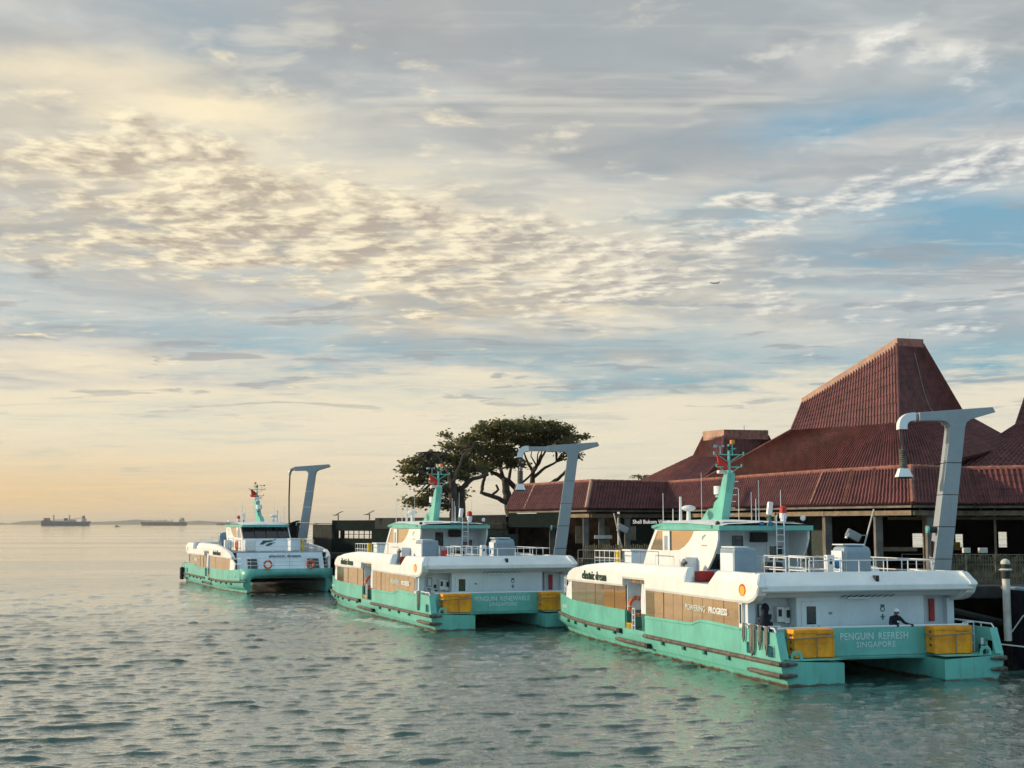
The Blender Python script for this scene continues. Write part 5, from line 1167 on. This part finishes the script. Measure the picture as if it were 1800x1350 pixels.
    MB().sheet([[(-2.405, u, z - .16), (-2.43, u, z - .02), (-1.9, u, z + .085)] for u, z in ((11.2, 5.95), (14, 6.04), (17.2, 6.06), (18.5, 5.93))]).build('roof_edge', MAT['mint'], rf, smooth=True)
    for x0, x1, u0, u1 in ((-1.9, -.7, 11.0, 12.6), (.6, 1.6, 10.9, 12.2)): MB().box(x0, x1, u0, u1, 6.06, 6.10).build('solar_panel', MAT['grey_paint'], rf)
    # mast fin and pole
    m = MB(); fin = [(17.5, 6.1), (16.5, 6.75), (15.9, 6.78), (15.75, 7.05), (15.2, 7.3), (14.75, 8.25), (14.15, 8.45), (14.2, 8.1), (14.95, 6.1)]
    m.prism(fin, 'x', -.21, .21); mf = m.build('mast_fin', MAT['mint'], F_, bevel=.03)
    for k in range(6): MB().tube([(.26, 14.80 - .10 * k, 6.45 + .32 * k), (.42, 14.80 - .10 * k, 6.45 + .32 * k), (.42, 14.98 - .10 * k, 6.45 + .32 * k), (.26, 14.98 - .10 * k, 6.45 + .32 * k)], .022, 5).build('rung', MAT['pipe_white'], mf)
    m = MB(); m.tube([(0, 14.4, 8.2), (0, 14.4, 9.85)], [.085, .05], 8)
    for z, w_ in ((9.35, .78), (8.75, .66)):
        m.tube([(-w_, 14.4, z), (w_, 14.4, z)], .026, 6)
        for s in (-1, 1): m.tube([(0, 14.4, z - .38), (s * w_ * .8, 14.4, z)], .02, 5); m.tube([(s * w_, 14.4, z), (s * w_, 14.4, z + .14)], .035, 6)
    m.tube([(0, 14.4, 9.65), (.35, 14.4, 9.65)], .022, 5); m.tube([(0, 14.4, 9.5), (.3, 14.2, 9.64)], .018, 5)
    mp_ = m.build('mast_pole', MAT['mint'], F_)
    MB().box(.1, .28, 14.3, 14.5, 9.86, 10.06).build('mast_lamp', MAT['orange_lamp'], mp_, bevel=.02); MB().tube([(.19, 14.4, 9.3), (.19, 14.4, 9.86)], .02, 5).build('lamp_stalk', MAT['mint'], mp_)
    MB().tube([(0, 14.4, 9.55), (0, 14.4, 9.75)], .09, 8).build('mast_lamp', MAT['black'], mp_)
    wv = MB(); wv.tube([(-.45, 14.4, 9.35), (-.45, 14.4, 9.75)], .02, 5); wv.tube([(-.75, 14.4, 9.75), (-.3, 14.4, 9.75)], .02, 5); wv.box(-.78, -.62, 14.38, 14.42, 9.68, 9.82); wv.ball((-.28, 14.4, 9.75), .06, 6, 4); wv.build('wind_vane', MAT['grey_paint'], mp_)
    MB().box(-.42, .35, 14.65, 14.95, 8.44, 8.6).build('radar_scanner', MAT['pipe_white'], F_, bevel=.05); MB().tube([(0, 14.75, 8.2), (0, 14.75, 8.45)], .12, 8).build('radar_base', MAT['pipe_white'], F_)
    MB().tube([(0, 15.5, 7.45), (0, 15.5, 7.85)], .30, 14).build('horn_speaker', MAT['pipe_white'], F_, smooth=True); MB().box(-.15, .15, 15.2, 15.7, 7.3, 7.45).build('bracket', MAT['mint'], F_)
    rd = MB().ball((-1.2, 16.6, 6.78), (.36, .36, .15), 14, 8).build('radome', MAT['pipe_white'], F_, smooth=True); MB().tube([(-1.2, 16.6, 6.1), (-1.2, 16.6, 6.7)], [.12, .09], 8).build('radome_post', MAT['pipe_white'], rd)
    for x, u, h_, r_ in ((-1.9, 18.2, 1.35, .015), (-1.7, 17.4, .55, .02), (-1.5, 16.9, 1.15, .055), (1.1, 14.3, 1.35, .018), (1.35, 14.0, 1.9, .014), (1.7, 12.4, 1.4, .014), (.9, 13.4, 1.0, .014), (2.0, 17.6, 1.6, .014), (-2.0, 13.2, 2.2, .01)):
        MB().tube([(x, u, 6.0), (x, u, 6.2), (x, u, 6.2 + h_)], [r_ * 2.2, r_ * 1.4, r_], 6).build('antenna', MAT['pipe_white'], rf)
    hl = MB().tube([(1.15, 11.1, 6.05), (1.15, 11.1, 6.25), (1.15, 11.1, 6.26), (1.15, 11.1, 6.5)], [.13, .13, .17, .17], 10).build('beacon_base', MAT['pipe_white'], rf); MB().tube([(1.15, 11.1, 6.5), (1.15, 11.1, 6.76), (1.15, 11.1, 6.84)], [.17, .16, .08], 10).build('red_beacon', MAT['red_paint'], rf)
    MB().obox((.72, 11.6, 6.72), (.26, .2, .62), Matrix.Rotation(R(8), 3, 'Y')).build('life_buoy_light', MAT['pipe_white'], rf, bevel=.06); MB().tube([(.72, 11.6, 6.0), (.72, 11.6, 6.42)], .06, 6).build('bracket', MAT['deep_green'], rf)
    sl_ = MB().ball((2.05, 10.9, 6.27), (.13, .13, .13), 8, 6).build('search_light', MAT['pipe_white'], rf); MB().tube([(2.05, 10.9, 5.95), (2.05, 10.9, 6.2)], .035, 5).build('bracket', MAT['black'], rf)
    cm = MB().ball((-2.2, 11.0, 6.02), (.12, .12, .12), 8, 6).build('camera_dome', MAT['black'], rf)
    for x in (-.35, .1): MB().box(x, x + .2, 10.46, 10.53, 5.94, 6.1).build('deck_light', MAT['blue_part'], rf)
    MB().tube([(-1.95, 18.0, 6.02), (-1.7, 18.0, 6.08), (-1.35, 18.0, 6.08)], [.09, .12, .06], 8).build('horn', MAT['pipe_white'], rf)
    # access ladder to the wheelhouse roof
    m = MB()
    for x in (.42, .80): m.tube([(x, 10.35, 3.5), (x, 10.35, 6.4)], .026, 6)
    for k in range(9): m.tube([(.42, 10.35, 3.7 + .3 * k), (.80, 10.35, 3.7 + .3 * k)], .02, 5)
    m.build('roof_ladder', MAT['pipe_white'], F_)
    # deck cabinets
    def cabinet(name, x0, x1, u0, u1, z1_, rnd=.12, lid=True):
        c = MB().box(x0, x1, u0, u1, 3.5, z1_).build(name, MAT['grey_paint'], F_, bevel=rnd)
        MB().box(x0 + .12, x1 - .12, u0 - .02, u0 + .02, 3.65, z1_ - .28).build('cabinet_door', MAT['grey_paint'], c, bevel=.03)
        MB().box(x0 - .012, x0 + .03, u0 + .12, u1 - .1, 3.62, z1_ - .22).build('side_panel', MAT['cool_white'], c, bevel=.01)  # pale panel paints sunlight onto the port side of the casing
        if lid: MB().box(x0 + .05, x1 - .35, u0 + .1, u1 - .1, z1_ + .01, z1_ + .06).build('lid', MAT['cool_white'], c)
        return c
    cabinet('engine_casing', -3.28, -2.2, 7.0, 8.5, 4.98, .10)
    cabinet('engine_casing', .75, 2.15, 5.0, 6.1, 5.10, .26)
    MB().box(-.25, .08, 4.55, 4.85, 3.5, 4.72).build('control_post', MAT['white_paint'], F_, bevel=.02); MB().box(-.14, -.04, 4.53, 4.56, 4.35, 4.55).build('post_window', MAT['black'], F_); MB().ball((.25, 4.62, 4.32), (.17, .12, .17), 8, 6).build('blue_cap', MAT['blue_part'], F_)
    MB().box(-2.5, -1.6, 21.2, 22.4, 3.5, 4.55).build('deck_box', MAT['cool_white'], F_, bevel=.08); MB().box(-2.55, -1.55, 21.15, 22.45, 4.56, 4.66).build('deck_box_lid', MAT['cool_white'], F_, bevel=.03)
    MB().box(1.6, 2.6, 21.2, 22.4, 3.5, 4.5).build('deck_box', MAT['white_paint'], F_, bevel=.08)
    MB().box(-2.85, -2.65, 22.3, 22.6, 3.5, 4.62).build('yellow_case', MAT['hazard_yellow'], F_, bevel=.02)
    MB().box(-3.95, -3.2, 9.2, 9.7, 3.5, 3.95).build('red_case', MAT['red_paint'], F_, bevel=.03)
    for pts, h_ in (([(-2.05, 3.0, 3.5), (-2.05, 4.4, 3.5), (-.4, 4.4, 3.5)], 1.15), ([(-2.05, 2.75, 3.5), (3.5, 2.75, 3.5)], 1.05), ([(3.5, 2.75, 3.5), (3.5, 9.5, 3.5)], 1.05), ([(.2, 4.3, 3.5), (.2, 8.8, 3.5)], 1.1), ([(-1.9, 9.4, 3.5), (-1.9, 5.0, 3.5)], 1.1), ([(-.6, 9.6, 3.5), (-.6, 5.4, 3.5)], 1.1), ([(-1.9, 9.4, 3.5), (-1.3, 9.8, 3.5)], 1.1)):
        rail(pts, h_, 1.1, (1.0, .55)).build('roof_rail', MAT['pipe_white'], F_)
    MB().box(-.5, .3, 9.5, 10.1, 3.5, 4.3).build('canvas_pack', MAT['black'], F_, bevel=.1)
    return F_
P1 = make_ferry()
def ferry_at(o, port_corner, ang, label):
    a = R(ang); o.location = (port_corner[0] + 4.75 * math.cos(a), port_corner[1] + 4.75 * math.sin(a), 0); o.rotation_euler = (0, 0, a)
    o['label'] = label; o['group'] = 'catamaran ferries moored along the quay'
    return o
P2 = copy_tree(P1); P3 = copy_tree(P1)
ferry_at(P1, (9.93, 51.14), 16.0, 'nearest and largest mint green and white catamaran ferry, stern towards us')
ferry_at(P2, (-4.53, 77.6), 20.0, 'middle mint green and white catamaran ferry, in front of the trees')
ferry_at(P3, (-25.9, 149.2), 201.8, 'farthest mint green catamaran ferry, its bow facing us')
for P, nm in ((P1, 'PENGUIN REFRESH'), (P2, 'PENGUIN RENEWABLE'), (P3, 'PENGUIN')):
    if P is not P3:
        sx_, mid = (.90, 0.0) if P is P1 else (.85, -.28)
        for w_, al, xo in ((nm.split()[0], 'RIGHT', mid - .08), (nm.split()[1], 'LEFT', mid + .10)):
            text(w_, 0.375, MAT['letter_pale'], P, (1, 0, 0), (0, 0, 1), (xo, 1.340, 1.66), sx=sx_, space=1.04, bold=.004, align=al)
        text('SINGAPORE', 0.30, MAT['letter_pale'], P, (1, 0, 0), (0, 0, 1), (0, 1.340, 1.34), sx=1.0, space=1.1, bold=.002)
    for s in (-1, 1):
        text(nm.split()[-1], 0.26, MAT['letter_pale'], P, (0, s, 0), (0, 0, 1), (s * (hb(26.6) + .012), 26.6, 1.42), sx=1.1)

def on(P, p):
    return P.matrix_basis @ Vector(p)
# ---- things carried by the ferries
def locker(P, x, label):
    r = thing('yellow_locker', label, 'locker', on(P, (x, 1.03, .957)), P.rotation_euler.z, 'yellow lockers on the ferry sterns')
    MB().box(-.83, .83, -.30, .30, .04, 1.06).build('body', MAT['yellow_box'], r, bevel=.025)
    MB().box(-.855, .855, -.325, .31, .92, 1.07).build('lid', MAT['yellow_box'], r, bevel=.02)
    MB().box(-.84, .84, -.318, -.30, .58, .62).build('rib', MAT['yellow_box'], r); MB().box(-.02, .02, -.318, -.30, .05, .9).build('rib', MAT['yellow_box'], r)
    for x_ in (-.83, .79): MB().box(x_, x_ + .05, -.33, -.29, .03, .92).build('corner_angle', MAT['yellow_box'], r)
    MB().box(-.84, .84, -.33, -.29, .03, .10).build('base_angle', MAT['yellow_box'], r)
    m = MB(); m.tube([(-.9, .3, .76), (-.87, -.36, .72), (.87, -.36, .80), (.9, .3, .8)], .022, 5); m.tube([(.1, -.36, .76), (.1, -.36, .02)], .022, 5); m.build('lashing', MAT['rope'], r)
    MB().box(.1, .72, -.332, -.326, .86, .885).build('label_strip', MAT['timber'], r)
    for z in (.3, .55, .8): MB().box(-.845, -.828, -.12, .02, z, z + .1).build('side_slot', MAT['rubber'], r)
    for k in (-.7, .7): MB().box(k - .12, k + .12, -.26, .26, 0, .04).build('foot', MAT['black'], r)
locker(P1, -3.0, 'yellow locker on the left of the nearest ferry stern'); locker(P1, 3.02, 'yellow locker on the right of the nearest ferry stern, past the worker')
locker(P2, -3.0, 'yellow locker on the left of the middle ferry stern'); locker(P2, 3.02, 'yellow locker on the middle ferry stern, half hidden by the nearest ferry bow')
def life_ring(P, p, ax, label, r=.36):
    t = thing('life_ring', label, 'life ring', on(P, p), P.rotation_euler.z, 'life rings on the ferries')
    MB().torus((0, 0, 0), r, .085, ax, 24, 8).build('ring', MAT['orange_ring'], t, smooth='full')
    A = Vector(ax).normalized(); a = A.orthogonal().normalized(); b = A.cross(a)
    for k in range(4):
        q = R(45 + 90 * k); c = (a * math.cos(q) + b * math.sin(q)) * r
        MB().torus(c, .075, .022, (a * -math.sin(q) + b * math.cos(q)), 10, 5).build('band', MAT['letter_white'], t)
    pts = [(a * math.cos(R(10 * k)) + b * math.sin(R(10 * k))) * (r + .09 + .03 * math.sin(R(40 * k))) for k in range(37)]
    MB().tube(pts, .012, 4).build('grab_line', MAT['rope_white'], t)
life_ring(P1, (-4.15, 16.10, 2.05), (0, 1, 0), 'orange life ring inside the doorway of the nearest ferry', .40)
life_ring(P2, (-4.15, 16.10, 2.05), (0, 1, 0), 'orange life ring inside the doorway of the middle ferry', .40)
life_ring(P3, (1.95, 29.50, 2.5), (0, 1, 0), 'orange life ring on the farthest ferry bow rail, beside the dark hatch', .31)
life_ring(P3, (-1.8, 29.52, 2.5), (0, 1, 0), 'orange life ring on the farthest ferry bow rail, nearer the quay', .31)
life_ring(P3, (3.45, 22.8, 4.05), (1, 0, 0), 'life ring on the roof rail of the farthest ferry, outer side', .40)
def flag(P, label):
    m = MB(); rows = []
    for i in range(7):
        t = i / 6; w = .85 * (1 - t) ** .8 + .04
        rows.append([(-.62 + w * k / 6 + .05 * math.sin(k * .9 + i * .7), .06 * math.sin(k * 1.2 + i * .5), .78 * (t - .5)) for k in range(7)])
    o = m.sheet(rows).build('flag', MAT['flag_red'], None, smooth='full', solid=.008)
    tag(o, label, 'flag', 'red flags on the ferry masts'); o.location = on(P, (0, 14.4, 9.0)); o.rotation_euler = (0, 0, P.rotation_euler.z)
    return o
flag(P1, 'red flag on the mast of the nearest ferry'); flag(P2, 'red flag on the mast of the middle ferry')
f3 = flag(P3, 'red flag on the mast of the farthest ferry'); f3.scale = (-1, 1, 1)
def hung_rope(P, u, drops, label):
    m = MB()
    for k, (du, dz, w) in enumerate(drops):
        x = -4.75 - .03 - .012 * k; pts = [(-4.66, u + du, 2.10), (x - .03, u + du, 2.13), (x - .05, u + du, 1.9), (x - .05, u + du + .02, 2.0 - dz * .7), (x - .05, u + du + w * .5, 2.0 - dz), (x - .05, u + du + w, 2.0 - dz * .7), (x - .05, u + du + w, 1.9), (x - .02, u + du + w, 2.14), (-4.62, u + du + w, 2.1)]
        m.tube(pts, .034, 6)
    o = m.build('hung_rope', MAT['rope'], None, smooth='full'); o.location = P.location; o.rotation_euler = P.rotation_euler
    tag(o, label, 'rope', 'ropes hung over the ferry rails')
hung_rope(P1, 2.9, [(0, .55, .16)], 'short loop of rope hung on the nearest ferry rail, foremost of four')
hung_rope(P1, 2.05, [(0, .98, .14), (.1, 1.02, .16), (.2, .9, .12)], 'longest bundle of rope hung on the nearest ferry rail')
hung_rope(P1, 1.5, [(0, .75, .18), (.08, .55, .12)], 'rope loops hung on the nearest ferry rail, second from the stern')
hung_rope(P1, .95, [(0, .9, .14), (.07, .7, .12)], 'rope loops hung on the nearest ferry rail, closest to the stern')
hung_rope(P2, 2.3, [(0, .95, .16), (.1, .85, .16)], 'pale rope hung on the middle ferry rail')
MB().box(-2.12, -1.78, 6.5, 6.8, 3.5, 4.4).build('fire_hose_box', MAT['red_paint'], P2, bevel=.02)
hf = thing('hanging_fender', 'black rubber fender hanging at the outer stern corner of the farthest ferry', 'fender', on(P3, (5.0, .5, .2)), P3.rotation_euler.z)
MB().tube([(0, 0, 0), (0, 0, .08), (0, 0, 1.2), (0, 0, 1.3)], [.12, .24, .24, .12], 12).build('body', MAT['black_rubber'], hf, smooth=True); MB().tube([(0, 0, 1.3), (-.1, 0, 1.75)], .025, 5).build('lanyard', MAT['rope'], hf)
# dark coverall hanging in the stern recess
m = MB(); rings = []
for z, rx, ry in ((2.92, .05, .05), (2.82, .14, .1), (2.7, .17, .12), (2.55, .13, .1), (2.3, .22, .13), (1.9, .27, .15), (1.5, .24, .14), (1.15, .2, .12)):
    rings.append([(rx * math.cos(R(t)) * (1 + .12 * math.sin(3 * R(t) + z * 5)), ry * math.sin(R(t)), z - .957) for t in range(0, 361, 30)])
cv = m.sheet(rings).build('hanging_coverall', MAT['navy_cloth'], None, smooth='full'); tag(cv, 'dark hooded coverall hanging in the stern recess of the nearest ferry', 'coverall')
cv.location = on(P1, (-3.98, 2.78, .957)); cv.rotation_euler = P1.rotation_euler

# ------------------------------------------------------------------ the deckhand leaning on the stern rail
def person():
    base = on(P1, (1.08, 1.78, .957)); r = thing('person', 'person in dark overalls and white helmet leaning on the nearest ferry stern rail', 'person', base, P1.rotation_euler.z)
    J = {'pel': (0, .12, .88), 'sp': (0, .03, 1.08), 'ch': (0, -.10, 1.28), 'nk': (0, -.18, 1.44), 'hd': (0, -.21, 1.55), 'ht': (0, -.21, 1.64),
         'sl': (-.19, -.12, 1.37), 'el': (-.30, -.20, 1.12), 'wl': (-.16, -.36, 1.10), 'hl': (-.10, -.40, 1.12),
         'sr': (.19, -.12, 1.37), 'er': (.33, -.22, 1.18), 'wr': (.46, -.36, 1.12), 'hr': (.54, -.40, 1.115),
         'tl': (-.10, .12, .84), 'kl': (-.12, .06, .47), 'al': (-.12, .16, .09), 'fl': (-.13, .0, .05),
         'tr': (.10, .12, .84), 'kr': (.13, .08, .47), 'ar': (.13, .2, .09), 'fr': (.15, .04, .05)}
    Rd = {'pel': .155, 'sp': .15, 'ch': .165, 'nk': .062, 'hd': .088, 'ht': .085, 'sl': .085, 'el': .062, 'wl': .045, 'hl': .042, 'sr': .085, 'er': .062, 'wr': .045, 'hr': .042, 'tl': .10, 'kl': .075, 'al': .055, 'fl': .05, 'tr': .10, 'kr': .075, 'ar': .055, 'fr': .05}
    E = [('pel', 'sp'), ('sp', 'ch'), ('ch', 'nk'), ('nk', 'hd'), ('hd', 'ht'), ('ch', 'sl'), ('sl', 'el'), ('el', 'wl'), ('wl', 'hl'), ('ch', 'sr'), ('sr', 'er'), ('er', 'wr'), ('wr', 'hr'), ('pel', 'tl'), ('tl', 'kl'), ('kl', 'al'), ('al', 'fl'), ('pel', 'tr'), ('tr', 'kr'), ('kr', 'ar'), ('ar', 'fr')]
    ks = list(J); me = bpy.data.meshes.new('body'); me.from_pydata([J[k] for k in ks], [(ks.index(a), ks.index(b)) for a, b in E], [])
    o = bpy.data.objects.new('body', me); COL.objects.link(o); o.parent = r
    sk = o.modifiers.new('skin', 'SKIN'); o.modifiers.new('sub', 'SUBSURF').render_levels = 2; o.modifiers['sub'].levels = 2
    for i, k in enumerate(ks): me.skin_vertices[0].data[i].radius = (Rd[k], Rd[k]); me.skin_vertices[0].data[i].use_root = (k == 'pel')
    dg = bpy.context.evaluated_depsgraph_get(); nm = bpy.data.meshes.new_from_object(o.evaluated_get(dg)); o.modifiers.clear(); o.data = nm; nm.name = 'body'
    nm.materials.append(MAT['navy_cloth']); nm.materials.append(MAT['skin'])
    for p in nm.polygons:
        p.use_smooth = True; c = p.center
        if c.z > 1.47: p.material_index = 1
    # fingers of both hands closed over the rail
    for hx, sgn in ((-.10, -1), (.54, 1)):
        for k, L in enumerate((.065, .075, .07, .055)):
            x = hx - .035 + .023 * k; z = 1.115
            MB().tube([(x, -.40, z + .02), (x, -.45, z + .015), (x + .004 * k, -.47, z - L * .5), (x, -.455, z - L)], [.011, .011, .010, .008], 6).build('finger', MAT['navy_cloth'], r, smooth='full')
        MB().tube([(hx - sgn * .04, -.38, 1.12), (hx - sgn * .06, -.36, 1.09), (hx - sgn * .055, -.37, 1.06)], [.013, .012, .009], 6).build('thumb', MAT['navy_cloth'], r, smooth='full')
    # face
    MB().tube([(0, -.295, 1.585), (0, -.318, 1.55), (0, -.30, 1.54)], [.012, .018, .012], 6).build('nose', MAT['skin'], r, smooth='full')
    for s in (-1, 1):
        MB().ball((s * .034, -.288, 1.59), (.014, .01, .009), 8, 6).build('eye', MAT['black'], r)
        MB().ball((s * .092, -.205, 1.57), (.014, .025, .036), 8, 6).build('ear', MAT['skin'], r)
    MB().box(-.025, .025, -.298, -.288, 1.508, 1.516).build('mouth', MAT['mark_red'], r)
    hm = MB(); rows = []
    for j in range(7):
        ph = R(90 * j / 6); rows.append([(.128 * math.sin(ph) * math.cos(R(t)), -.205 + .148 * math.sin(ph) * math.sin(R(t)), 1.625 + .125 * math.cos(ph)) for t in range(0, 361, 30)])
    hl = hm.sheet(rows).build('helmet', MAT['pipe_white'], r, smooth='full', solid=.008)
    MB().add([(.145 * math.cos(R(t)) * k, -.205 + (.165 * math.sin(R(t)) * k if math.sin(R(t)) > 0 else .21 * math.sin(R(t)) * k), 1.622) for k in (.85, 1.0) for t in range(0, 360, 30)], [(i, (i + 1) % 12, 12 + (i + 1) % 12, 12 + i) for i in range(12)]).build('helmet_brim', MAT['pipe_white'], hl, solid=.008)
    m = MB(); m.torus((0, -.17, 1.45), .075, .03, (0, -.3, 1), 14, 6); m.build('collar', MAT['navy_cloth'], r, smooth='full')
    MB().box(-.02, .05, -.30, -.27, 1.2, 1.27).build('badge', MAT['pipe_white'], r)
person()

# ------------------------------------------------------------------ haze over the sea
hzm = bpy.data.materials.new('haze'); hzm.use_nodes = True; t = hzm.node_tree; t.nodes.clear()
pv = t.nodes.new('ShaderNodeVolumePrincipled'); ot = t.nodes.new('ShaderNodeOutputMaterial'); t.links.new(pv.outputs[0], ot.inputs['Volume'])
pv.inputs['Density'].default_value = 0.000055; pv.inputs['Color'].default_value = (0.92, 0.88, 0.80, 1); pv.inputs['Anisotropy'].default_value = 0.2
HZ = MB().box(-26000, 26000, -300, 31000, -5, 130).build('haze', hzm); tag(HZ, kind='stuff', label='warm haze over the sea')
